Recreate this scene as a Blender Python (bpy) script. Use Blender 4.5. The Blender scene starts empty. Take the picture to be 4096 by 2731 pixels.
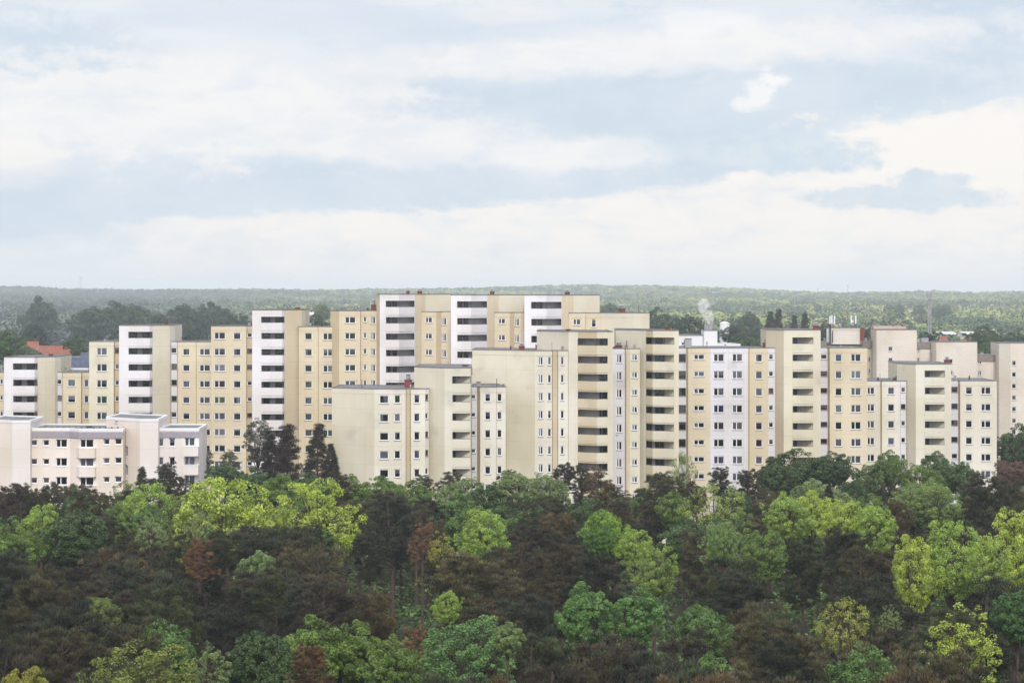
import bpy, math, random
import numpy as np
from mathutils import Vector

scene = bpy.context.scene
# ------------------------------------------------------------------ camera
F = 9102.0; YH = 1172.0; H = 40.0          # focal length in px of a 4096 px frame, horizon row, camera height
cam = bpy.data.cameras.new('camera'); camo = bpy.data.objects.new('camera', cam)
scene.collection.objects.link(camo); scene.camera = camo
camo.location = (0, 0, H); camo.rotation_euler = (math.radians(90), 0, 0)
cam.sensor_width = 36; cam.lens = F / 4096 * 36
cam.shift_y = -(1365.5 - YH) / 4096
cam.clip_start = 1; cam.clip_end = 30000
# ------------------------------------------------------------------ sun, exposure
SUN_EL, SUN_AZ = math.radians(42), math.radians(3)    # azimuth from straight behind the camera towards its right
sd = Vector((math.sin(SUN_AZ) * math.cos(SUN_EL), -math.cos(SUN_AZ) * math.cos(SUN_EL), math.sin(SUN_EL)))
sun = bpy.data.lights.new('sun', 'SUN'); suno = bpy.data.objects.new('sun', sun); scene.collection.objects.link(suno)
sun.energy = 2.0; sun.angle = math.radians(9); sun.color = (1, .96, .9)
suno.rotation_euler = (-sd).to_track_quat('-Z', 'Y').to_euler()
vs = scene.view_settings; vs.view_transform = 'Standard'; vs.look = 'None'; vs.gamma = 1; vs.exposure = 0.42
scene.cycles.max_bounces = 5; scene.cycles.diffuse_bounces = 2; scene.cycles.glossy_bounces = 2
scene.cycles.transmission_bounces = 3; scene.cycles.transparent_max_bounces = 8; scene.cycles.volume_bounces = 2
scene.cycles.use_denoising = True
# ------------------------------------------------------------------ sky
world = bpy.data.worlds.new('World'); scene.world = world; world.use_nodes = True
wn, wl = world.node_tree.nodes, world.node_tree.links
wn.clear()
def N(t, **k):
    n = wn.new(t)
    for a, b in k.items(): setattr(n, a, b)
    return n
def setin(n, i, v):
    if hasattr(v, 'is_linked') or hasattr(v, 'links'): wl.new(v, n.inputs[i])
    else: n.inputs[i].default_value = v
def M(op, a, b=0.0, c=0.0, clamp=False):
    n = N('ShaderNodeMath', operation=op, use_clamp=clamp); setin(n, 0, a); setin(n, 1, b)
    if op in ('MULTIPLY_ADD', 'COMPARE', 'SMOOTH_MIN', 'SMOOTH_MAX'): setin(n, 2, c)
    return n.outputs[0]
def sstep(x, a, b):
    n = N('ShaderNodeMapRange', interpolation_type='SMOOTHSTEP'); setin(n, 0, x); setin(n, 1, a); setin(n, 2, b)
    return n.outputs[0]
def mixc(f, a, b):
    n = N('ShaderNodeMix', data_type='RGBA'); setin(n, 0, f); setin(n, 6, a); setin(n, 7, b); return n.outputs[2]
tc = N('ShaderNodeTexCoord'); sp = N('ShaderNodeSeparateXYZ'); wl.new(tc.outputs['Generated'], sp.inputs[0])
dx, dy, dz = sp.outputs
hyp = M('MAXIMUM', dy, 0.12)
U = M('MULTIPLY', M('DIVIDE', dx, hyp), F / 1000); V = M('MULTIPLY', M('DIVIDE', dz, hyp), F / 1000)   # thousands of px from the view axis / horizon
cb = N('ShaderNodeCombineXYZ'); setin(cb, 0, U); setin(cb, 1, V)
def noise(sx, sy, scale, detail=6, rough=.55, dist=0.0, off=0.0):
    mp = N('ShaderNodeMapping'); wl.new(cb.outputs[0], mp.inputs[0])
    mp.inputs['Scale'].default_value = (sx, sy, 1); mp.inputs['Location'].default_value = (off, off * .7, off)
    n = N('ShaderNodeTexNoise'); wl.new(mp.outputs[0], n.inputs[0]); n.inputs['Scale'].default_value = scale
    n.inputs['Detail'].default_value = detail; n.inputs['Roughness'].default_value = rough; n.inputs['Distortion'].default_value = dist
    return n.outputs[0]
nA = noise(1, 2.2, 1.3, 9, .6, .2); nB = noise(1, 2.6, 3.2, 8, .6, .3, 5); nC = noise(1, 5, .8, 5, .5, .4, 11)
nF = noise(1, 1.6, 6, 10, .65, 0, 3)
wob = M('SUBTRACT', nA, .5); wob2 = M('SUBTRACT', nB, .5); wob3 = M('SUBTRACT', nF, .5)
def blob(px, py, rx, ry, slope=0.0, w=.5, soft=.5, w3=.35, lo=.4):
    """elliptical cloud bank centred px,py; returns 0..1 mask"""
    cu, cv = (px - 2048) / 1000, (YH - py) / 1000
    a = M('SUBTRACT', U, cu); b = M('SUBTRACT', M('SUBTRACT', V, cv), M('MULTIPLY', a, slope))
    a = M('DIVIDE', a, rx / 1000); b = M('DIVIDE', b, ry / 1000)
    r = M('SQRT', M('ADD', M('MULTIPLY', a, a), M('MULTIPLY', b, b)))
    r = M('ADD', r, M('MULTIPLY', wob2, w * 4.5)); r = M('ADD', r, M('MULTIPLY', wob3, w3 * 6))
    return sstep(r, 1 + soft, 1 - soft * lo)
def mx(*ms):
    o = ms[0]
    for m in ms[1:]: o = M('MAXIMUM', o, m)
    return o
SC = 1.0
def col(r, g, b):
    f = lambda c: (c / 255 / 12.92 if c <= 10 else ((c / 255 + .055) / 1.055) ** 2.4)
    return (f(r), f(g), f(b), 1)
base = mixc(sstep(nC, .3, .7), col(221, 230, 241), col(240, 243, 247))
# pale blue-grey undersides of the cloud deck
m_blue = mx(blob(2350, 520, 1150, 330, -.02, .35, .5), blob(1000, 780, 1450, 150, .05, .25, .45), blob(0, 850, 800, 160, .03, .3, .6),
            blob(150, 240, 550, 130, -.1, .4, .6), blob(3350, 340, 520, 130, -.12, .4, .6), blob(3950, 120, 450, 150, 0, .5, .6))
c1 = mixc(m_blue, base, mixc(sstep(nA, .35, .7), col(209, 222, 236), col(225, 233, 242)))
# white banks with soft edges
m_wh = mx(blob(700, 430, 900, 190, -.05, .45, .5), blob(1500, 560, 500, 80, 0, .5, .7), blob(2250, 620, 330, 60, 0, .5, .8), blob(2600, 200, 1100, 70, .06, .5, .8))
c2 = mixc(M('MULTIPLY', m_wh, .85), c1, mixc(sstep(nB, .3, .6), col(238, 241, 246), col(252, 249, 247)))
# bright creamy bank low on the right with a crisp upper rim
edge = M('ADD', M('ADD', M('MULTIPLY', U, .06), .36), M('MULTIPLY', M('MAXIMUM', M('SUBTRACT', U, .35), 0.0), .17))
edge = M('ADD', edge, M('ADD', M('MULTIPLY', wob, .26), M('MULTIPLY', wob2, .16)))
m_low = sstep(M('SUBTRACT', V, edge), .022, -.022)
m_left = sstep(U, -2.1, -.9)
cream = mixc(sstep(nB, .25, .62), col(232, 236, 242), col(255, 249, 244))
c3 = mixc(M('MULTIPLY', m_low, M('MAXIMUM', m_left, .25)), c2, cream)
m_hi = mx(blob(3900, 620, 620, 150, .0, .35, .4), M('MULTIPLY', blob(2050, 60, 160, 25, 0, .5, 1.0), .4), M('MULTIPLY', blob(60, 610, 130, 80, 0, .4, 1.2), .7))
c4 = mixc(m_hi, c3, col(255, 250, 245))
# grey-blue cumulus in front of the bright bank, two lens-shaped clouds
m_c = mx(blob(3090, 610, 340, 66, -.03, .2, .45), M('MULTIPLY', mx(blob(3600, 790, 360, 46, -.02, .22, .4), blob(3720, 745, 150, 60, 0, .3, .4)), .95))
c5 = mixc(m_c, c4, mixc(sstep(nF, .3, .7), col(208, 223, 236), col(226, 233, 240)))
m_p = mx(M('MULTIPLY', blob(3060, 365, 52, 44, .6, 1.0, 1.3, 1.3), .8), M('MULTIPLY', blob(3098, 330, 42, 26, .2, .4, .9, .8), .9), M('MULTIPLY', blob(2800, 110, 130, 50, .1, .8, 1.2, .6), .6))
c6 = mixc(m_p, c5, col(255, 253, 252))
hz = sstep(V, .22, -.02)
c7 = mixc(M('MULTIPLY', hz, .4), c6, mixc(sstep(U, -1.8, .6), col(231, 236, 246), col(246, 246, 245)))
# away from the view the deck is an even overcast
front = sstep(dy, .2, .55)
up = sstep(dz, .12, .5)
amb = mixc(up, (.90, .90, .93, 1), (1.38, 1.38, 1.44, 1))
c8 = mixc(M('MULTIPLY', front, M('SUBTRACT', 1.0, up)), amb, c7)
sky = N('ShaderNodeTexSky', sky_type='NISHITA', sun_disc=False)
sky.sun_elevation = SUN_EL; sky.sun_rotation = math.pi - SUN_AZ
b1 = N('ShaderNodeBackground'); wl.new(sky.outputs[0], b1.inputs[0]); b1.inputs[1].default_value = .1
b2 = N('ShaderNodeBackground'); wl.new(c8, b2.inputs[0]); b2.inputs[1].default_value = SC * 2 ** -.42
mix = N('ShaderNodeMixShader'); mix.inputs[0].default_value = .96
wl.new(b1.outputs[0], mix.inputs[1]); wl.new(b2.outputs[0], mix.inputs[2])
wo = N('ShaderNodeOutputWorld'); wl.new(mix.outputs[0], wo.inputs[0])
world.cycles.sampling_method = 'MANUAL'; world.cycles.sample_map_resolution = 512

# ------------------------------------------------------------------ helpers
COL = scene.collection
rnd = random.Random(7); rng = np.random.default_rng(11)
def tag(o, label=None, cat=None, group=None, kind=None):
    if label: o['label'] = label
    if cat: o['category'] = cat
    if group: o['group'] = group
    if kind: o['kind'] = kind
    return o
def empty(name, loc=(0, 0, 0)):
    o = bpy.data.objects.new(name, None); o.location = loc; o.empty_display_size = .5; COL.objects.link(o); return o
def link(name, me, parent=None, loc=(0, 0, 0), rz=0.0):
    o = bpy.data.objects.new(name, me); o.location = loc; o.rotation_euler = (0, 0, rz); COL.objects.link(o)
    if parent: o.parent = parent
    return o
def px_world(px, py, D):
    return ((px - 2048) / F * D, D, H - (py - YH) / F * D)

def smat(name, rgb, rough=.8, spec=.3, var=.0, vscale=1.0, metal=0.0):
    m = bpy.data.materials.new(name); m.use_nodes = True; nt = m.node_tree; p = nt.nodes['Principled BSDF']
    p.inputs['Base Color'].default_value = (*rgb, 1); p.inputs['Roughness'].default_value = rough
    p.inputs['Specular IOR Level'].default_value = spec; p.inputs['Metallic'].default_value = metal
    if var:
        tcn = nt.nodes.new('ShaderNodeTexCoord'); no = nt.nodes.new('ShaderNodeTexNoise'); no.inputs['Scale'].default_value = vscale
        no.inputs['Detail'].default_value = 6
        nt.links.new(tcn.outputs['Object'], no.inputs[0])
        r = nt.nodes.new('ShaderNodeMapRange'); nt.links.new(no.outputs[0], r.inputs[0])
        r.inputs[1].default_value = .3; r.inputs[2].default_value = .7; r.inputs[3].default_value = 1 - var; r.inputs[4].default_value = 1 + var * .5
        mx_ = nt.nodes.new('ShaderNodeVectorMath'); mx_.operation = 'SCALE'; mx_.inputs[0].default_value = rgb
        nt.links.new(r.outputs[0], mx_.inputs[3]); nt.links.new(mx_.outputs[0], p.inputs['Base Color'])
    return m
def wallmat(name, rgb, soot=.35, dirt=(.40, .38, .36), tiles=False):
    """painted render: broad tonal drift, rain streaks and soot patches of their own shape"""
    m = bpy.data.materials.new(name); m.use_nodes = True; nt = m.node_tree; p = nt.nodes['Principled BSDF']
    L = nt.links.new
    p.inputs['Roughness'].default_value = .9; p.inputs['Specular IOR Level'].default_value = .15
    t = nt.nodes.new('ShaderNodeTexCoord')
    def nz(scale, sc3, det=5):
        mp = nt.nodes.new('ShaderNodeMapping'); L(t.outputs['Object'], mp.inputs[0]); mp.inputs['Scale'].default_value = sc3
        n = nt.nodes.new('ShaderNodeTexNoise'); L(mp.outputs[0], n.inputs[0]); n.inputs['Scale'].default_value = scale; n.inputs['Detail'].default_value = det
        return n.outputs[0]
    def mr(x, a, b, c, d):
        r = nt.nodes.new('ShaderNodeMapRange'); L(x, r.inputs[0]); r.interpolation_type = 'SMOOTHSTEP'
        for i, v in enumerate((a, b, c, d)): r.inputs[i + 1].default_value = v
        return r.outputs[0]
    def mixn(f, a, b):
        n = nt.nodes.new('ShaderNodeMix'); n.data_type = 'RGBA'
        if isinstance(f, float): n.inputs[0].default_value = f
        else: L(f, n.inputs[0])
        for i, v in ((6, a), (7, b)):
            if isinstance(v, tuple): n.inputs[i].default_value = v
            else: L(v, n.inputs[i])
        return n.outputs[2]
    c = (*rgb, 1); hi = tuple(min(1, v * 1.07) for v in rgb) + (1,); lo = (rgb[0] * .93, rgb[1] * .9, rgb[2] * .84, 1)
    x = mixn(mr(nz(.12, (1, 1, .7)), .35, .65, 0, 1), lo, hi)
    x = mixn(mr(nz(1.5, (1, 1, .07), 7), .55, .85, 0, .14), x, (*dirt, 1))
    x = mixn(mr(nz(.28, (1, 1, 1.1), 6), .54, .80, 0, soot), x, (*dirt, 1))
    x = mixn(mr(nz(9, (1, 1, 1), 3), .3, .7, 0, .05), x, (*dirt, 1))
    # faint joints of the precast panels
    s = nt.nodes.new('ShaderNodeSeparateXYZ'); L(t.outputs['Object'], s.inputs[0])
    if tiles:
        b = nt.nodes.new('ShaderNodeTexBrick'); cbn = nt.nodes.new('ShaderNodeCombineXYZ'); L(s.outputs[0], cbn.inputs[0]); L(s.outputs[2], cbn.inputs[1]); L(cbn.outputs[0], b.inputs[0])
        b.inputs['Scale'].default_value = 1; b.inputs['Mortar Size'].default_value = .035; b.inputs['Brick Width'].default_value = 1.4; b.inputs['Row Height'].default_value = .62
        b.inputs['Color1'].default_value = (1, 1, 1, 1); b.inputs['Color2'].default_value = (.96, .96, .96, 1); b.inputs['Mortar'].default_value = (.88, .86, .84, 1)
        mu = nt.nodes.new('ShaderNodeMix'); mu.data_type = 'RGBA'; mu.blend_type = 'MULTIPLY'; mu.inputs[0].default_value = 1
        L(x, mu.inputs[6]); L(b.outputs[0], mu.inputs[7]); x = mu.outputs[2]
    else:
        b = nt.nodes.new('ShaderNodeTexBrick'); cbn = nt.nodes.new('ShaderNodeCombineXYZ'); L(s.outputs[0], cbn.inputs[0]); L(s.outputs[2], cbn.inputs[1]); L(cbn.outputs[0], b.inputs[0]); b.offset = 0
        b.inputs['Scale'].default_value = 1; b.inputs['Mortar Size'].default_value = .035; b.inputs['Brick Width'].default_value = 5.4; b.inputs['Row Height'].default_value = 2.8
        b.inputs['Color1'].default_value = (1, 1, 1, 1); b.inputs['Color2'].default_value = (.965, .965, .96, 1); b.inputs['Mortar'].default_value = (.88, .87, .86, 1)
        mu = nt.nodes.new('ShaderNodeMix'); mu.data_type = 'RGBA'; mu.blend_type = 'MULTIPLY'; mu.inputs[0].default_value = 1
        L(x, mu.inputs[6]); L(b.outputs[0], mu.inputs[7]); x = mu.outputs[2]
    L(x, p.inputs['Base Color'])
    bp = nt.nodes.new('ShaderNodeBump'); bp.inputs['Strength'].default_value = .15; L(nz(14, (1, 1, 1), 3), bp.inputs['Height']); L(bp.outputs[0], p.inputs['Normal'])
    return m

MAT = dict(
    white=wallmat('white_paint', (.72, .71, .76), .25), lilac=wallmat('grey_white_paint', (.66, .66, .73), .5),
    cream=wallmat('cream_paint', (.67, .635, .525), .42), pale=wallmat('pale_cream_paint', (.69, .67, .60), .42),
    yellow=wallmat('yellow_paint', (.63, .56, .425), .35), ochre=wallmat('ochre_paint', (.57, .48, .34), .3),
    beige=wallmat('beige_paint', (.60, .57, .48), .45), tan=wallmat('tan_paint', (.62, .52, .36), .4),
    grimy=wallmat('grimy_cream_paint', (.69, .67, .60), .6),
    pink=wallmat('pink_paint', (.765, .695, .655), .1, (.55, .48, .44)), rose=wallmat('rose_white_paint', (.76, .725, .74), .08, (.6, .56, .56)),
    tile=wallmat('tile_cladding', (.66, .605, .55), .25, tiles=True), clad=wallmat('white_cladding', (.72, .73, .77), .15),
    loggia=smat('loggia_wall', (.50, .48, .50), .9, .1, .1, .8), room=smat('unlit_room_backing', (.018, .018, .024), .9, .1),
    roof=smat('roof_felt', (.16, .165, .18), .85, .2, .35, .6), coping=smat('coping_metal', (.15, .15, .165), .6, .4, .2, 2), copingw=smat('white_coping', (.75, .76, .78), .5, .4),
    frame=smat('white_window_frame', (.80, .80, .83), .4, .5), brown=smat('brown_window_frame', (.16, .08, .06), .5, .4), sill=smat('stone_sill', (.24, .24, .26), .7, .3, .1, 3), sillw=smat('white_sill', (.8, .8, .82), .6, .3),
    fascia=smat('grey_fascia', (.33, .30, .35), .7, .3, .12, 2), bfascia=smat('brown_grey_fascia', (.25, .21, .19), .8, .2, .2, 1.5),
    rail=smat('dark_rail', (.09, .085, .095), .5, .4), brick=smat('chimney_brick', (.22, .055, .045), .85, .2, .3, 3), metal=smat('zinc_metal', (.42, .43, .45), .4, .5, .1, 2, .6),
    dark=smat('dark_metal', (.045, .045, .055), .5, .4), redpanel=smat('red_brown_panel', (.16, .10, .09), .7, .3, .1), bluegrey=smat('blue_grey_fascia', (.13, .15, .23), .6, .4, .2, 1.2),
    redroof=smat('red_roof_tile', (.24, .085, .06), .8, .2, .3, .8), pinkroof=smat('faded_roof_tile', (.36, .25, .21), .8, .2, .2, .4), hwall=smat('house_wall', (.65, .62, .56), .8, .2, .1),
    glassroof=smat('greenhouse_roof', (.48, .52, .50), .35, .5, .1, .1), steel=smat('grey_steel', (.34, .33, .36), .5, .5),
)
# window glass: mirror-like skin over a see-through pane
def glassmat():
    m = bpy.data.materials.new('window_glass'); m.use_nodes = True; nt = m.node_tree; nt.nodes.clear()
    fr = nt.nodes.new('ShaderNodeFresnel'); fr.inputs[0].default_value = 1.6
    g = nt.nodes.new('ShaderNodeBsdfGlossy'); g.inputs['Roughness'].default_value = .03; g.inputs[0].default_value = (.9, .93, 1, 1)
    t = nt.nodes.new('ShaderNodeBsdfTransparent'); t.inputs[0].default_value = (.78, .8, .85, 1)
    x = nt.nodes.new('ShaderNodeMixShader'); o = nt.nodes.new('ShaderNodeOutputMaterial')
    nt.links.new(fr.outputs[0], x.inputs[0]); nt.links.new(t.outputs[0], x.inputs[1]); nt.links.new(g.outputs[0], x.inputs[2]); nt.links.new(x.outputs[0], o.inputs[0])
    return m
MAT['glass'] = glassmat()
CURT = {k: smat('curtain_' + k, v, .95, .05, .15, 5) for k, v in dict(net=(.62, .62, .68), grey=(.30, .29, .33), cream=(.55, .50, .42), lilac=(.42, .38, .50),
        green=(.10, .28, .14), lime=(.42, .55, .16), blue=(.08, .14, .34), sky=(.30, .48, .75), red=(.26, .08, .09), white=(.82, .84, .88), teal=(.38, .50, .52)).items()}  # white curtains also stand in for bright reflections on a few panes

class MB:
    def __init__(s): s.v = []; s.f = []; s.m = []; s.mats = []
    def mi(s, mat):
        if mat not in s.mats: s.mats.append(mat)
        return s.mats.index(mat)
    def face(s, pts, mat):
        n = len(s.v); s.v += [tuple(p) for p in pts]; s.f.append(tuple(range(n, n + len(pts)))); s.m.append(s.mi(mat))
    def box(s, x0, x1, y0, y1, z0, z1, mat):
        P = [(x, y, z) for z in (z0, z1) for y in (y0, y1) for x in (x0, x1)]
        for q in ((0, 2, 3, 1), (4, 5, 7, 6), (0, 1, 5, 4), (1, 3, 7, 5), (3, 2, 6, 7), (2, 0, 4, 6)): s.face([P[i] for i in q], mat)
    def cyl(s, p0, p1, r0, r1, mat, n=10, caps=True):
        p0, p1 = Vector(p0), Vector(p1); d = (p1 - p0).normalized(); a = d.orthogonal().normalized(); b = d.cross(a)
        R = lambda p, r: [p + (a * math.cos(t) + b * math.sin(t)) * r for t in [2 * math.pi * i / n for i in range(n)]]
        A, B_ = R(p0, r0), R(p1, r1)
        for i in range(n): j = (i + 1) % n; s.face((A[i], A[j], B_[j], B_[i]), mat)
        if caps: s.face(A[::-1], mat); s.face(B_, mat)
    def ring(s, outer, inner, z0, z1, mat):
        n = len(outer)
        for i in range(n):
            j = (i + 1) % n; a, b, c, d = outer[i], outer[j], inner[j], inner[i]
            s.face(((*a, z0), (*b, z0), (*b, z1), (*a, z1)), mat); s.face(((*c, z0), (*d, z0), (*d, z1), (*c, z1)), mat)
            s.face(((*a, z1), (*b, z1), (*c, z1), (*d, z1)), mat); s.face(((*a, z0), (*d, z0), (*c, z0), (*b, z0)), mat)
    def mesh(s, name, origin=(0, 0, 0)):
        me = bpy.data.meshes.new(name); ox, oy, oz = origin
        me.from_pydata([(x - ox, y - oy, z - oz) for x, y, z in s.v], [], s.f)
        for m in s.mats: me.materials.append(m)
        me.polygons.foreach_set('material_index', s.m); me.update(); return me
    def build(s, name, parent=None, origin=(0, 0, 0)):
        return link(name, s.mesh(name, origin), parent)

# ---- plan-view helpers
def offs(path, d, closed=False):
    """offset a plan polyline outwards (towards the viewer for left-to-right paths) by d"""
    n = len(path); out = []
    for i in range(n):
        ns = []
        for a, b in (((i - 1) % n, i), (i, (i + 1) % n)):
            if not closed and (a == n - 1 and b == 0 or b == 0 and a > b): continue
            ex, ey = path[b][0] - path[a][0], path[b][1] - path[a][1]; l = math.hypot(ex, ey) or 1e-9
            ns.append((ey / l, -ex / l))
        if len(ns) == 1: nx, ny = ns[0]
        else:
            nx, ny = ns[0][0] + ns[1][0], ns[0][1] + ns[1][1]; l = math.hypot(nx, ny) or 1e-9; nx /= l; ny /= l
            k = max(.5, nx * ns[0][0] + ny * ns[0][1]); nx /= k; ny /= k
        out.append((path[i][0] + nx * d, path[i][1] + ny * d))
    return out
def hit(px, a, b):
    """where the view ray of column px crosses the plan line a-b"""
    k = (px - 2048) / F; ex, ey = b[0] - a[0], b[1] - a[1]
    t = (k * a[1] - a[0]) / (ex - k * ey); return t, (a[0] + ex * t, a[1] + ey * t)

# ---- windows (shared meshes per size and style)
_wc = {}
def rects(mb, w, h, t, y0, y1, mat, mull=()):
    mb.box(-w / 2, -w / 2 + t, y0, y1, 0, h, mat); mb.box(w / 2 - t, w / 2, y0, y1, 0, h, mat)
    mb.box(-w / 2 + t, w / 2 - t, y0, y1, 0, t, mat); mb.box(-w / 2 + t, w / 2 - t, y0, y1, h - t, h, mat)
    for m in mull: x = -w / 2 + w * m; mb.box(x - t * .6, x + t * .6, y0 - .01, y1, t, h - t, mat)
def window(parent, c, rz, w, h, style='double', fr='frame', curt=None, sill='sill', depth=.16, q=.05):
    w = max(.35, round(w / q) * q); h = max(.4, round(h / q) * q)
    mull = {'double': (.42,), 'single': (), 'triple': (.33, .66), 'right': (.6,), 'door': (.5,)}[style]
    k = ('f', w, h, style, fr)
    if k not in _wc:
        mb = MB(); rects(mb, w, h, .115, 0, .07, MAT[fr], mull); _wc[k] = mb.mesh('window_frame')
        mb = MB(); mb.face(((-w / 2 + .05, .03, .05), (w / 2 - .05, .03, .05), (w / 2 - .05, .03, h - .05), (-w / 2 + .05, .03, h - .05)), MAT['glass']); _wc[('g', w, h)] = mb.mesh('pane')
    o = link('window', _wc[k], parent, c, rz)
    link('pane', _wc[('g', w, h)], o)
    if sill:
        ks = ('s', w, h, sill)
        if ks not in _wc: mb = MB(); mb.box(-w / 2 - .05, w / 2 + .05, -depth - .07, 0, -.09, -.005, MAT[sill]); _wc[ks] = mb.mesh('sill')
        link('sill', _wc[ks], o)
    if curt:
        colr, x0, x1, z0 = curt; kc = ('c', w, h, curt)
        if kc not in _wc:
            mb = MB(); n = 9; xs = [(-.5 + x0 + (x1 - x0) * i / n) * w for i in range(n + 1)]
            for i in range(n):
                ya, yb = .13 + .03 * (i % 2), .13 + .03 * ((i + 1) % 2)
                mb.face(((xs[i], ya, z0 * h), (xs[i + 1], yb, z0 * h), (xs[i + 1], yb, h), (xs[i], ya, h)), CURT[colr])
            _wc[kc] = mb.mesh('curtain')
        link('curtain', _wc[kc], o)
    return o
def rcurt(r, dark=.3):
    a = r.random()
    if a < dark: return None
    c = r.choice(['net', 'net', 'net', 'grey', 'grey', 'cream', 'lilac', 'lilac', 'white', 'net', 'grey', 'teal', 'red' if r.random() < .3 else 'net', 'blue' if r.random() < .4 else 'net'])
    b = r.random()
    if b < .5: return (c, 0., 1., 0.)
    if b < .65: return (c, 0., 1., .45)
    if b < .75: return (c, 0., 1., .7)
    if b < .88: return (c, .42, 1., 0.)
    return (c, 0., .42, 0.)

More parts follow.
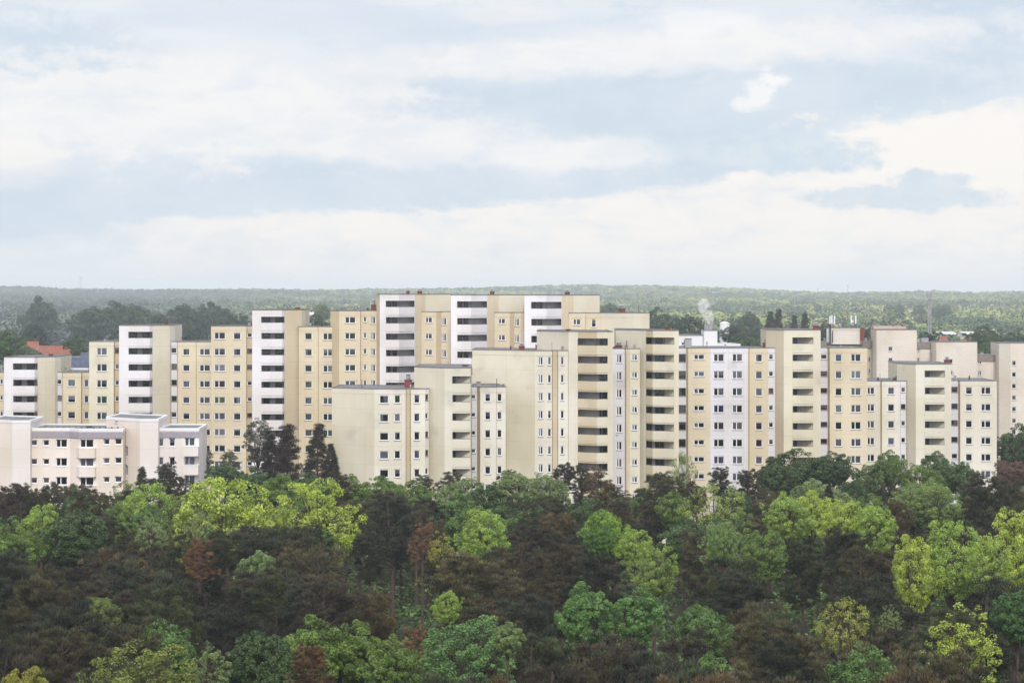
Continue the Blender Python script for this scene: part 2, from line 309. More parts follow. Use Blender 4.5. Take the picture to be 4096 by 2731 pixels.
S = 1394 / 800.0
class Bld:
    """apartment house measured in a zoom panel (origin ox,oy, S px per photo px), standing at distance D"""
    def __init__(s, name, label, panel, D, pitch, group=None, cat='apartment block', seed=1, base=0.0):
        s.ox, s.oy = panel; s.D = D; s.pitch = pitch; s.r = random.Random(seed); s.base = base; s.name = name
        s.root = None; s.label = label; s.group = group; s.cat = cat
    def X(s, x): return s.ox + x / S
    def Y(s, y): return s.oy + y / S
    def P(s, x, d): D = s.D + d; return ((s.X(x) - 2048) / F * D, D)
    def Z(s, y, D): return H - (s.Y(y) - YH) / F * D
    def vol(s, top, verts, cols, wins=(), logs=(), back=11, coping='coping', band=True, bottom=None, fascia=None, ztop=None):
        path = [s.P(x, d) for x, d in verts]
        if ztop is None: ztop = s.Z(top, sum(p[1] for p in path) / len(path))
        zb = s.base if bottom is None else s.Z(bottom, path[0][1])
        if s.root is None:
            s.org = (path[0][0], path[0][1], s.base); s.root = empty(s.name, s.org); tag(s.root, s.label, s.cat, s.group)
        org = s.org; mb = MB(); nseg = len(path) - 1
        holes = [[] for _ in range(nseg)]; todo = []
        for w in wins:
            x0, x1, y0, y1, n = w[:5]; opt = w[5] if len(w) > 5 else {}
            xc = s.X((x0 + x1) / 2); x0 -= 1.2; x1 += 1.2; y0 -= .8; y1 += .8
            seg = next((i for i in range(nseg) if s.X(verts[i][0]) <= xc < s.X(verts[i + 1][0])), None)
            if seg is None: continue
            a, b = path[seg], path[seg + 1]; t0, p0 = hit(s.X(x0), a, b); t1, p1 = hit(s.X(x1), a, b)
            L = math.hypot(b[0] - a[0], b[1] - a[1]); t0 = max(t0, .04 / L); t1 = min(t1, 1 - .04 / L)
            Dm = (p0[1] + p1[1]) / 2; za = s.Z(y0, Dm); hh = (y1 - y0) / S / F * Dm; pm = opt.get('pitch', s.pitch) / S / F * s.D
            for k in range(n):
                zt = za - k * pm
                if zt - hh < zb + .4 or zt < 6: break      # the lowest floors stand behind the trees
                if k in opt.get('skip', ()): continue
                holes[seg].append((t0, t1, zt - hh, zt, k, opt))
        lg = []
        for l in logs:
            x0, x1, y0, y1, n, bk = l[:6]; opt = l[6] if len(l) > 6 else {}
            ia = next(i for i in range(nseg) if verts[i][0] <= x0 < verts[i + 1][0]); ib = next(i for i in range(nseg) if verts[i][0] < x1 <= verts[i + 1][0])
            front = []; pm = opt.get('pitch', s.pitch) / S / F * s.D
            for i in range(ia, ib + 1):
                a, b = path[i], path[i + 1]
                ta = hit(s.X(x0), a, b) if i == ia else (0, a); tb = hit(s.X(x1), a, b) if i == ib else (1, b)
                if i == ia: front.append(ta[1])
                front.append(tb[1])
                for k in range(n):
                    zt = s.Z(y0, path[ia][1]) - k * pm; zl = zt - (y1 - y0) / S / F * path[ia][1]
                    if zl < zb + .5: break
                    holes[i].append((ta[0], tb[0], zl, zt, k, 'log'))
            lg.append((front, [s.P(x, d) for x, d in bk], x0, x1, y0, y1, n, pm, path[ia][1], opt))
        for i in range(nseg):
            a, b = path[i], path[i + 1]; mat = MAT[cols[i]]
            us = sorted({0., 1.} | {t for h in holes[i] for t in h[:2]}); zs = sorted({zb, ztop} | {z for h in holes[i] for z in h[2:4] if zb < z < ztop})
            zs = [z for k, z in enumerate(zs) if k == 0 or z - zs[k - 1] > 1e-4]; us = [u for k, u in enumerate(us) if k == 0 or u - us[k - 1] > 1e-5]
            pt = lambda u, z: (a[0] + (b[0] - a[0]) * u, a[1] + (b[1] - a[1]) * u, z)
            for u0, u1 in zip(us, us[1:]):
                um = (u0 + u1) / 2; run = None
                for z0, z1 in zip(zs, zs[1:]):
                    zm = (z0 + z1) / 2
                    if any(h[0] < um < h[1] and h[2] < zm < h[3] for h in holes[i]):
                        if run is not None: mb.face((pt(u0, run), pt(u1, run), pt(u1, z0), pt(u0, z0)), mat); run = None
                    elif run is None: run = z0
                if run is not None: mb.face((pt(u0, run), pt(u1, run), pt(u1, zs[-1]), pt(u0, zs[-1])), mat)
            ex, ey = b[0] - a[0], b[1] - a[1]; L = math.hypot(ex, ey); nx, ny = -ey / L, ex / L       # inward normal
            rz = math.atan2(ey, ex)
            for (u0, u1, z0, z1, k, opt) in holes[i]:
                if opt == 'log': continue
                dp = opt.get('rec', .08); q = [pt(u0, z0), pt(u1, z0), pt(u1, z1), pt(u0, z1)]
                inn = [(x + nx * (dp + .35), y + ny * (dp + .35), z) for x, y, z in q]
                for j in range(4): mb.face((q[j], q[(j + 1) % 4], inn[(j + 1) % 4], inn[j]), mat)
                mb.face(inn, MAT['room'])  # near-black backing face: the unlit room's shade is put into its colour
                um = (u0 + u1) / 2; c = pt(um, z0); w_ = (u1 - u0) * L; h_ = z1 - z0
                st = opt.get('style') or ('double' if w_ > 1.5 else 'single')
                cu = opt.get('over', {}).get(k, 'r')
                if cu == 'r': cu = rcurt(s.r, opt.get('dark', .3))
                elif isinstance(cu, str): cu = (cu, 0., 1., 0.)
                fr = opt.get('fr', 'frame')
                if fr == 'mix': fr = 'brown' if s.r.random() < .5 else 'frame'
                window(s.root, (c[0] + nx * dp - org[0], c[1] + ny * dp - org[1], c[2] - org[2]), rz, w_, h_, st, fr, cu, opt.get('sill', 'sill'), dp)
        # ends, back and roof
        f0, f1 = path[0], path[-1]; b0, b1 = (f0[0] + .3, f0[1] + back), (f1[0] - .3, f1[1] + back)
        foot = path + [b1, b0]
        for a, b, cm in ((f1, b1, cols[-1]), (b1, b0, 'beige'), (b0, f0, cols[0])):
            mb.face(((*a, zb), (*b, zb), (*b, ztop), (*a, ztop)), MAT[cm])
        # loggias
        for (front, bk, x0, x1, y0, y1, n, pm, Dr, opt) in lg:
            for k in range(n):
                zt = s.Z(y0, Dr) - k * pm; zl = zt - (y1 - y0) / S / F * Dr
                if zl < zb + .5: break
                fl = zl - .02 - opt.get('deep', .95)       # floor below the parapet top
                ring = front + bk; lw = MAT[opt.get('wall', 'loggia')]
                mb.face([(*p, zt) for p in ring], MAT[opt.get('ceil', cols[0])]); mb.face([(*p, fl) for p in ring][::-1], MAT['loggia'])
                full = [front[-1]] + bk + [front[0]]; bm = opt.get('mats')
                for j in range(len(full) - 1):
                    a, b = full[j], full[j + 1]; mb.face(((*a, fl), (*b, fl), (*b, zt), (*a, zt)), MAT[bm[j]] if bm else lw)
                # parapet: solid band a little proud of the wall, with a dark handrail
                out_ = offs(front, .07); inn = offs(front, -.06); pb = MB(); zz0 = zl - opt.get('par', 1.42); pm_ = MAT[opt.get('pmat', cols[0])]
                for j in range(len(front) - 1):
                    cm = MAT[opt['pcols'][j]] if 'pcols' in opt else pm_
                    a, b, c, d = out_[j], out_[j + 1], inn[j + 1], inn[j]
                    pb.face(((*a, zz0), (*b, zz0), (*b, zl), (*a, zl)), cm); pb.face(((*c, zz0), (*d, zz0), (*d, zl), (*c, zl)), cm)
                    pb.face(((*d, zl), (*a, zl), (*b, zl), (*c, zl)), cm); pb.face(((*a, zz0), (*d, zz0), (*c, zz0), (*b, zz0)), cm)
                for a, b in ((out_[0], inn[0]), (inn[-1], out_[-1])): pb.face(((*a, zz0), (*b, zz0), (*b, zl), (*a, zl))[::-1], pm_)
                bo = pb.build('balcony', s.root, org)
                o2, i2 = offs(front, .085), offs(front, -.02); rb = MB()
                for j in range(len(front) - 1):
                    a, b, c, d = o2[j], o2[j + 1], i2[j + 1], i2[j]
                    for z0, z1 in ((zl + .003, zl + .06),):
                        rb.face(((*a, z0), (*b, z0), (*b, z1), (*a, z1)), MAT['rail']); rb.face(((*c, z0), (*d, z0), (*d, z1), (*c, z1)), MAT['rail']); rb.face(((*d, z1), (*a, z1), (*b, z1), (*c, z1)), MAT['rail'])
                rb.build('handrail', bo, org)
                if k == 0 and opt.get('glaz', True):        # framed glazing screen on the top loggia
                    gb = MB(); g2 = offs(front, -.01); tot = sum(math.dist(g2[j], g2[j + 1]) for j in range(len(g2) - 1))
                    for j in range(len(g2) - 1):
                        a, b = Vector((*g2[j], 0)), Vector((*g2[j + 1], 0)); m = max(1, round((b - a).length / 1.6))
                        for t in range(m + 1):
                            p = a.lerp(b, t / m); gb.box(p.x - .035, p.x + .035, p.y - .035, p.y + .035, zl, zt, MAT['rail'])
                    gb.build('balcony_screen', s.root, org)
                # doors and windows on the loggia back wall
                for (wx0, wx1, stl) in opt.get('doors', ()):
                    xm = s.X((wx0 + wx1) / 2); best = None
                    for j in range(len(bk) - 1):
                        a, b = bk[j + 1], bk[j]
                        t, p = hit(xm, a, b)
                        if 0 <= t <= 1 and (best is None or p[1] < best[0]): best = (p[1], a, b, p)
                    if best is None: continue
                    _, a, b, p = best; ex, ey = b[0] - a[0], b[1] - a[1]; L2 = math.hypot(ex, ey); ex /= L2; ey /= L2
                    if ex < 0: ex, ey = -ex, -ey
                    w_ = abs(hit(s.X(wx1), a, b)[1][0] - hit(s.X(wx0), a, b)[1][0]) / max(.3, ex)
                    z0 = fl + (.05 if stl == 'door' else .85); h_ = min(2.15, zt - z0 - .12) if stl == 'door' else zt - z0 - .12
                    px_, py_ = p[0] + ey * .1, p[1] - ex * .1
                    fz = MB(); nxx, nyy = -ey, ex
                    wo_ = window(s.root, (px_ - org[0], py_ - org[1], z0 - org[2]), math.atan2(ey, ex), w_, h_, 'door' if w_ > 1.3 else 'single', opt.get('dfr', 'rail'), rcurt(s.r, .6), None)
                    # near-black sheet painted as the shade of an unlit room, 2 cm off the wall
                    A = (px_ - ex * w_ / 2 - ey * -.07 * -1, py_ - ey * w_ / 2 + ex * .07); B_ = (px_ + ex * w_ / 2 - ey * .07, py_ + ey * w_ / 2 + ex * .07)
                    mb.face(((A[0], A[1], z0), (B_[0], B_[1], z0), (B_[0], B_[1], z0 + h_), (A[0], A[1], z0 + h_)), MAT['room'])
        mb.build('wall', s.root, org)
        rb = MB(); rb.face([(*p, ztop - .05) for p in foot], MAT['roof']); ro = rb.build('roof', s.root, org)
        cb_ = MB(); cb_.ring(offs(foot, .05, True), offs(foot, -.22, True), ztop - (.08 if coping != 'copingw' else .3), ztop + (.05 if coping != 'copingw' else .12), MAT[coping]); cb_.build('coping', s.root, org)
        if band:
            o1, o0 = offs(path, .035), offs(path, .0); zz = ztop - .1; bb = MB()
            for j in range(nseg):
                bb.face(((*o1[j], zz - .7), (*o1[j + 1], zz - .7), (*o1[j + 1], zz), (*o1[j], zz)), MAT[cols[j]])
                bb.face(((*o0[j], zz - .7), (*o0[j + 1], zz - .7), (*o1[j + 1], zz - .7), (*o1[j], zz - .7)), MAT[cols[j]])
            bb.build('parapet_band', s.root, org)
        if fascia:
            mat, zf0, zf1 = fascia; o1, o0 = offs(path, .12), offs(path, -.05); bb = MB(); bb.ring(o1 + o0[::-1][:0] + [], o1, 0, 0, MAT[mat]) if False else None
            for j in range(nseg):
                a, b, c, d = o1[j], o1[j + 1], o0[j + 1], o0[j]
                za, zc = ztop - zf0, ztop - zf1
                bb.face(((*a, zc), (*b, zc), (*b, za), (*a, za)), MAT[mat]); bb.face(((*a, zc), (*d, zc), (*c, zc), (*b, zc)), MAT[mat]); bb.face(((*d, za), (*a, za), (*b, za), (*c, za)), MAT[mat])
            for a, d in ((o1[0], o0[0]), (o0[-1], o1[-1])): bb.face(((*d, ztop - zf1), (*a, ztop - zf1), (*a, ztop - zf0), (*d, ztop - zf0)), MAT[mat])
            bb.build('fascia', s.root, org)
        if band:                     # small vents and aerials standing on the flat roof
            for q in range(3):
                t_ = s.r.uniform(.08, .92); i_ = min(int(t_ * nseg), nseg - 1); a, b_ = path[i_], path[i_ + 1]; u_ = s.r.random(); vx, vy = a[0] + (b_[0] - a[0]) * u_, a[1] + (b_[1] - a[1]) * u_ + s.r.uniform(1.5, 5)
                hv = s.r.choice([.35, .45, .6, 1.1]); rv = .05 if hv > 1 else s.r.uniform(.1, .22); vb = MB(); vb.cyl((vx, vy, ztop - .1), (vx, vy, ztop + hv), rv, rv * .9, MAT['metal' if q else 'dark'], 8); vb.cyl((vx, vy, ztop + hv), (vx, vy, ztop + hv + .07), rv * 1.5, rv * 1.2, MAT['dark'], 8); vb.build('roof_vent', s.root, org)
        s.zt = ztop; return ztop
    def part(s, name, mb): return mb.build(name, s.root, s.org)
    def chimney(s, x0, x1, ytop, yb, d=5, kind='brick', cap=True):
        D = s.D + d; a, b = s.P(x0, d)[0], s.P(x1, d)[0]; z1, z0 = s.Z(ytop, D), s.Z(yb, D) - .4; w = b - a; mb = MB()
        if kind == 'brick':
            ztb = z1 - (z1 - z0) * (.42 if cap else .12)
            mb.box(a, b, D - w / 2, D + w / 2, z0, ztb, MAT['brick']); mb.box(a - .07, b + .07, D - w / 2 - .07, D + w / 2 + .07, ztb, ztb + .1, MAT['dark'])
            o = s.part('chimney', mb)
            if cap:
                c = MB(); m = (a + b) / 2; c.cyl((m, D, ztb + .1), (m, D, z1 - .12), w * .3, w * .3, MAT['metal'], 12)
                c.cyl((m, D, z1 - .12), (m, D, z1), w * .55, w * .35, MAT['metal'], 12); c.cyl((m, D, ztb + .35), (m, D, ztb + .42), w * .45, w * .45, MAT['metal'], 12)
                c.build('chimney_cap', o, s.org)
        elif kind == 'pipe':
            m = (a + b) / 2; mb.cyl((m, D, z0), (m, D, z1), w / 2, w / 2, MAT['metal'], 10); mb.cyl((m, D, z1), (m, D, z1 + .12), w * .75, w * .5, MAT['metal'], 10); s.part('vent_pipe', mb)
        elif kind == 'elbow':
            m = (a + b) / 2; zz = (z0 + z1) / 2; r = .16
            mb.cyl((b - r, D, z0), (b - r, D, zz), r, r, MAT['metal']); mb.cyl((b - r, D, zz), (a + r, D, zz + .1), r, r, MAT['metal']); mb.cyl((a + r, D, zz), (a + r, D, z1), r, r, MAT['metal']); mb.cyl((a + r, D, z1), (a + r, D, z1 + .1), r * 1.6, r * 1.4, MAT['metal'])
            s.part('vent_duct', mb)
        elif kind == 'rod':
            m = (a + b) / 2; mb.cyl((m, D, z0), (m, D, z1), .05, .03, MAT['dark'], 6); mb.cyl((m, D, z0), (m, D, z0 + .2), .12, .1, MAT['dark'], 8); s.part('roof_rod', mb)
        elif kind == 'hatch':
            mb.box(a, b, D, D + w, z0, z1, MAT['metal']); mb.box(a - .05, b + .05, D - .05, D + w + .05, z1, z1 + .06, MAT['dark']); s.part('roof_hatch', mb)

P1, P2, P3, P4, P5, P6 = (0, 1150), (700, 1150), (1300, 1100), (2000, 1100), (2700, 1150), (3296, 1150)
GW = 'apartment blocks of the long stepped estate'
def tower_logs(x0, xc, x1, y0, y1, n=12, **k):
    """loggias of the white corner towers of the left row"""
    return (x0, x1, y0, y1, n, [(x1 - 4, 2.7), (x0, 1.9)], dict(pcols=['white', 'white'], doors=[(x0 + 14, x0 + 60, 'win'), (x0 + 97, x0 + 146, 'door')], wall='loggia', ceil='white', **k))

b = Bld('apartment_block', 'leftmost yellow apartment block with white balcony tower behind the pink building', P1, 393, 113, GW, seed=1)
b.vol(590, [(-90, 5), (27, 5)], ['yellow'], [(-60, -20, 640, 672, 12), (0, 22, 638, 672, 12)])
b.vol(590, [(378, 5.2), (433, 5.2), (438, 4.2), (565, 4.2), (570, 5.2), (623, 5.2)], ['lilac', 'ochre', 'yellow', 'ochre', 'yellow'],
      [(390, 432, 640, 674, 12, dict(fr='mix')), (472, 525, 640, 690, 12), (586, 618, 640, 692, 12)])
b.vol(481, [(28, 0), (240, 0), (265, 1.3), (382, 4.2), (425, 6.4)], ['white', 'white', 'cream', 'grimy'], logs=[tower_logs(92, 240, 261, 528, 572)], band=False)
b.chimney(343, 368, 462, 478, 6, cap=False); b.chimney(393, 425, 556, 592, 6.5, 'elbow')

b = Bld('apartment_block', 'yellow apartment block second from left with white tower and red-capped roof vent', P1, 393, 113, GW, seed=2)
b.vol(375, [(621, 3.2), (793, 3.2), (798, 4.2), (834, 4.2)], ['cream', 'ochre', 'ochre'],
      [(675, 747, 420, 472, 13, dict(over={3: 'green'})), (803, 830, 420, 457, 13, dict(fr='mix'))])
b.vol(377, [(1178, 5.2), (1235, 5.2), (1240, 4.2), (1367, 4.2), (1372, 3.7), (1474, 3.7)], ['lilac', 'ochre', 'yellow', 'ochre', 'yellow'],
      [(1186, 1233, 420, 458, 13, dict(fr='mix')), (1275, 1322, 425, 472, 13), (1392, 1465, 425, 472, 13)])
b.vol(261, [(830, 0), (1042, 0), (1066, 1.3), (1183, 4.4), (1217, 6.6)], ['white', 'white', 'cream', 'grimy'], logs=[tower_logs(896, 1042, 1062, 308, 352, 13)], band=False)
b.chimney(1144, 1172, 240, 258, 6, cap=False); b.chimney(1190, 1218, 338, 378, 6.5, 'elbow'); b.chimney(860, 868, 246, 262, 4, 'rod')

b = Bld('apartment_block', 'yellow block with the white tower above the dark conifers, left of centre', P2, 393, 113, GW, seed=3)
b.vol(268, [(251, 3), (360, 3), (497, 3.1), (501, 4), (540, 4)], ['yellow', 'yellow', 'ochre', 'ochre'],
      [(275, 350, 312, 360, 13, dict(over={4: 'lime', 3: 'red'})), (408, 458, 313, 362, 13), (503, 537, 315, 346, 13, dict(fr='mix'))])
b.vol(272, [(863, 3.4), (997, 3.4), (1002, 2.9), (1147, 2.9)], ['yellow', 'ochre', 'yellow'],
      [(905, 955, 316, 364, 13), (1033, 1108, 316, 365, 13)])
b.vol(154, [(538, 0), (747, 0), (766, 1.3), (883, 4.6), (910, 6.6)], ['white', 'white', 'yellow', 'beige'], logs=[tower_logs(602, 747, 762, 203, 245, 14)], band=False)
b.chimney(841, 869, 138, 153, 6, cap=False); b.chimney(888, 915, 232, 272, 6.5, 'elbow'); b.chimney(568, 575, 140, 156, 4, 'rod'); b.chimney(936, 950, 254, 268, 6, 'pipe')

def mid_logs(x0, xc, x1, y0, y1, n, p):
    return (x0, x1, y0, y1, n, [(x1 + 2, 4.2), (xc + 2, 2.3), (x0, 2.0)], dict(pcols=['white', 'lilac'], pitch=p, doors=[(x0 + 8, x0 + 34, 'win'), (x0 + 46, x0 + 76, 'door')], mats=['loggia', 'loggia', 'loggia', 'white'], ceil='lilac'))
b = Bld('apartment_block', 'tall yellow block with first of the three highest white balcony stacks', P3, 390, 113.5, GW, seed=4)
b.vol(248, [(38, 6.5), (98, 3.4), (246, 3.4), (251, 4), (380, 4)], ['tan', 'yellow', 'ochre', 'yellow'],
      [(140, 213, 292, 336, 14, dict(pitch=112)), (268, 290, 290, 328, 14, dict(pitch=112)), (320, 352, 290, 340, 14, dict(pitch=112, style='double'))])
b.vol(255, [(672, 4), (775, 4), (812, 4.8), (880, 4.4)], ['yellow', 'ochre', 'yellow'],
      [(702, 747, 295, 333, 14, dict(style='double')), (815, 846, 297, 348, 14, dict(style='double'))])
b.vol(133, [(360, 3.4), (382, 0), (515, 0), (627, 2.6), (702, 5), (882, 6)], ['tan', 'white', 'lilac', 'yellow', 'beige'], logs=[mid_logs(425, 515, 623, 179, 223, 15, 114)], band=False)
for c_ in ((566, 590, 94, 132), (645, 677, 94, 132)): b.chimney(*c_, 6)
b.chimney(422, 429, 121, 134, 4, 'rod'); b.chimney(716, 724, 117, 134, 7, 'rod'); b.chimney(322, 356, 172, 248, 6); b.chimney(834, 874, 210, 254, 7); b.chimney(756, 768, 238, 254, 6, 'hatch')

b = Bld('apartment_block', 'tall yellow block with middle one of the three highest white balcony stacks', P3, 386, 116, GW, seed=5)
b.vol(260, [(1180, 4), (1287, 4), (1320, 4.8), (1394, 4.4)], ['yellow', 'ochre', 'yellow'],
      [(1210, 1257, 303, 340, 14, dict(style='double')), (1323, 1354, 303, 355, 14, dict(style='double'))])
b.vol(137, [(878, .2), (1018, 0), (1131, 2.6), (1210, 5), (1396, 6)], ['white', 'lilac', 'yellow', 'beige'], logs=[mid_logs(922, 1018, 1128, 183, 228, 14, 116.5)], band=False)
b.chimney(1150, 1181, 94, 136, 6); b.chimney(923, 930, 124, 138, 4, 'rod'); b.chimney(1345, 1392, 226, 260, 7, cap=False); b.chimney(1268, 1280, 238, 258, 6, 'hatch')

b = Bld('apartment_block', 'tall yellow block with rightmost of the three highest white balcony stacks', P4, 384, 117, GW, seed=6)
b.vol(263, [(480, 4), (594, 4), (598, 4.8), (708, 4.8), (1042, 3.8)], ['yellow', 'ochre', 'yellow', 'beige'],
      [(510, 563, 307, 348, 14, dict(style='double')), (637, 670, 307, 363, 14, dict(style='single'))])
b.vol(138, [(170, .2), (322, 0), (430, 2.6), (513, 5), (694, 6)], ['white', 'lilac', 'yellow', 'beige'], logs=[mid_logs(218, 322, 427, 187, 234, 14, 118)], band=False)
b.chimney(452, 487, 99, 138, 6); b.chimney(215, 222, 124, 138, 4, 'rod'); b.chimney(826, 872, 208, 264, 8); b.chimney(566, 578, 250, 266, 6, 'hatch')

# front centre block
def taper(x0, xm, x1, y0, y1, n, pm='cream', **k):
    return (x0, x1, y0, y1, n, [(x1, .25), (xm, 2.0), (x0, 2.0)], dict(pcols=[pm] * 3, mats=[pm, pm, 'loggia', pm], doors=[(x0 + 6, x0 + 32, 'win')], ceil=pm, deep=1.0, **k))
b = Bld('apartment_block', 'pale cream low block standing nearest in the centre before the tall row', P3, 344.7, 129, GW, seed=7)
b.vol(790, [(48, 4.5), (175, 2.8), (343, 0), (562, 0), (567, 1), (592, 1), (598, .3), (697, .5), (724, 1.2)], ['cream', 'cream', 'pale', 'ochre', 'yellow', 'ochre', 'grimy', 'pale'],
      [(380, 443, 838, 894, 9, dict(over={1: ('white', 0., .4, 0.)})), (483, 525, 837, 892, 9, dict(over={0: 'green', 1: 'white'})), (620, 660, 835, 892, 9), (700, 719, 832, 873, 9, dict(fr='mix'))])
b.vol(778, [(1012, 4), (1060, 4), (1082, 2.4), (1193, 2.4), (1197, 3), (1259, 3)], ['lilac', 'ochre', 'pale', 'grimy', 'grimy'],
      [(1014, 1050, 833, 863, 9, dict(pitch=127)), (1115, 1153, 826, 882, 9, dict(pitch=127)), (1198, 1232, 824, 880, 9, dict(pitch=127))])
b.vol(641, [(622, 4.8), (833, 0), (1015, 0), (1023, 4)], ['cream', 'pale', 'beige'], logs=[taper(888, 908, 1013, 705, 755, 10, 'pale')], band=False)
b.chimney(556, 605, 685, 782, 6, cap=True); b.chimney(958, 995, 625, 640, 6, cap=False); b.chimney(592, 600, 770, 786, 3, 'pipe')

# right of centre: large cream block
b = Bld('apartment_block', 'large cream block with wide windowless wall and two yellow balcony stacks', P4, 355, 124.5, GW, seed=8)
b.vol(524, [(-193, 6.5), (243, 0), (362, .2), (368, 1.2), (400, 1.2), (405, .4), (474, .8)], ['cream', 'pale', 'ochre', 'yellow', 'ochre', 'grimy'],
      [(267, 300, 571, 627, 11, dict(style='double')), (332, 357, 571, 627, 11), (423, 446, 569, 626, 11)])
b.vol(512, [(778, 4), (870, 4), (880, 3.2), (905, 3), (975, 3)], ['lilac', 'ochre', 'yellow', 'cream'],
      [(813, 850, 555, 612, 11, dict(pitch=122.5, style='double')), (920, 957, 555, 595, 11, dict(pitch=122.5, style='double'))])
b.vol(391, [(257, 7), (478, 1.6), (543, 2), (676, 0), (785, .6)], ['beige', 'pale', 'ochre', 'cream'], band=False,
      logs=[(543, 750, 440, 489, 12, [(750, 2.4), (690, 2.4), (545, 4.2)], dict(pcols=['yellow', 'cream'], doors=[(694, 708, 'win'), (712, 746, 'door')], ceil='yellow'))])
b.vol(383, [(805, 8), (968, 4.5), (1018, 3), (1066, 1.2), (1215, 0), (1246, 0)], ['beige', 'cream', 'ochre', 'cream', 'cream'], band=False,
      logs=[(1018, 1213, 433, 480, 12, [(1213, .3), (1152, 2.4), (1070, 3.4), (1020, 4.8)], dict(pitch=121, pcols=['yellow', 'cream'], mats=['cream', 'cream', 'loggia', 'loggia', 'cream'], doors=[(1026, 1060, 'win'), (1082, 1146, 'door')], ceil='yellow'))])
b.chimney(132, 172, 473, 516, 6); b.chimney(459, 490, 377, 392, 6, cap=False); b.chimney(741, 747, 372, 392, 4, 'rod'); b.chimney(805, 850, 466, 512, 6); b.chimney(1149, 1185, 362, 382, 6, cap=False)
b.chimney(376, 440, 484, 522, 5, 'elbow'); b.chimney(340, 356, 505, 522, 5, 'hatch'); b.chimney(247, 257, 484, 522, 6, cap=False)

b = Bld('apartment_block', 'block with lilac-white middle section and one yellow tower, right of the centre', P5, 370, 119.3, GW, seed=9)
b.vol(420, [(14, 2.6), (78, 2.6), (92, 1.8), (245, 1.8), (370, 1.8), (374, 1.9), (508, 1.9), (522, 2.5), (650, 2.5), (697, 2.5)], ['lilac', 'ochre', 'yellow', 'lilac', 'grimy', 'lilac', 'ochre', 'yellow', 'lilac'],
      [(27, 76, 463, 518, 10, dict(fr='brown')), (132, 205, 465, 502, 10), (270, 342, 463, 516, 10, dict(over={3: 'blue', 4: 'red'})), (400, 470, 463, 516, 10), (562, 608, 465, 518, 10), (652, 685, 465, 501, 10, dict(fr='mix'))])
b.vol(418, [(1008, 5), (1063, 5), (1079, 4), (1205, 4), (1338, 4)], ['lilac', 'ochre', 'yellow', 'yellow'],
      [(1015, 1060, 465, 499, 11, dict(fr='mix')), (1117, 1163, 463, 517, 11, dict(over={0: 'sky'})), (1227, 1296, 463, 516, 11)])
b.vol(293, [(635, 5.2), (758, 0), (965, 0), (1015, .8)], ['yellow', 'cream', 'cream'], logs=[taper(820, 888, 963, 347, 392, 12, 'cream')], band=False)
b.chimney(963, 997, 241, 292, 5); b.chimney(612, 634, 358, 415, 7); b.chimney(70, 116, 357, 416, 5, 'hatch'); b.chimney(215, 222, 400, 420, 4, 'rod')

b = Bld('apartment_block', 'pale cream rightmost block of the front row ending at the right trees', P6, 379, 117.5, GW, seed=10)
b.vol(650, [(290, 2.4), (393, 2.4), (404, 1.7), (530, 1.7), (534, 2.2), (572, 2.2)], ['pale', 'ochre', 'pale', 'lilac', 'lilac'],
      [(302, 352, 695, 745, 9, dict(style='double')), (445, 490, 695, 745, 9), (536, 567, 695, 730, 9, dict(fr='mix'))])
b.vol(648, [(880, 5), (935, 5), (949, 4), (1075, 4), (1204, 4)], ['lilac', 'ochre', 'pale', 'pale'],
      [(888, 931, 692, 729, 9, dict(fr='mix', over={1: 'blue'})), (988, 1033, 692, 743, 9), (1095, 1163, 692, 743, 9)])
b.vol(529, [(510, 4.8), (565, 2.8), (640, 0), (843, 0), (887, .8)], ['cream', 'cream', 'pale', 'pale'], logs=[taper(703, 762, 840, 578, 624, 11, 'pale', pitch=117.8)], band=False)
b.chimney(840, 876, 480, 526, 5); b.chimney(481, 508, 612, 646, 6)

# pink low building in the left foreground
b = Bld('apartment_block', 'low pink-white block with grey roof band at the lower left corner', P1, 339, 131.5, seed=11)
pk = dict(rec=.22, sill='sillw')
b.vol(985, [(200, 1.2), (487, 1.2), (553, -.4), (858, -.4)], ['pink', 'pink', 'pink'],
      [(212, 258, 1062, 1101, 6, pk), (300, 343, 1062, 1101, 6, pk), (391, 467, 1057, 1113, 6, dict(pk, dark=.7)), (558, 652, 1058, 1114, 6, dict(pk, style='double', dark=.1)), (721, 763, 1055, 1094, 6, pk), (801, 848, 1052, 1093, 6, pk)],
      coping='copingw', band=False, fascia=('fascia', .42, 1.32))
b.vol(984, [(1100, 1.6), (1388, 1.6)], ['rose'], [(1103, 1139, 1051, 1106, 6, pk), (1179, 1219, 1049, 1106, 6, pk), (1288, 1357, 1046, 1104, 6, dict(pk, over={0: 'teal', 1: 'net', 2: 'teal'}))],
      coping='copingw', band=False, fascia=('fascia', .42, 1.28))
b.vol(927, [(-90, 3.5), (85, 0), (211, 0)], ['pink', 'rose'], coping='copingw', band=False)
b.vol(915, [(740, 5.5), (975, 0), (1103, 0)], ['pink', 'rose'], [(872, 888, 1105, 1178, 4, dict(rec=.2, sill='sillw')), (800, 818, 930, 943, 1, dict(rec=.1))], coping='copingw', band=False)
for k in range(5):        # bay windows with rounded fronts and the two balconies at the right end
    D = 339 - .4; za = b.Z(1116 + k * 131.5, D); mb = MB(); a0, a1, a2, a3 = [b.P(x, d) for x, d in ((522, .55), (552, -1.0), (660, -1.0), (672, -.4))]
    hh = 70 / S / F * D
    pth = [a0, a1, a2, a3, b.P(560, 0)]
    for i in range(3):
        p, q = pth[i], pth[i + 1]; mb.face(((*p, za - hh), (*q, za - hh), (*q, za), (*p, za)), MAT['pink'])
    mb.face([(*p, za) for p in pth], MAT['copingw']); mb.face([(*p, za - hh) for p in pth][::-1], MAT['pink']); b.part('bay', mb)
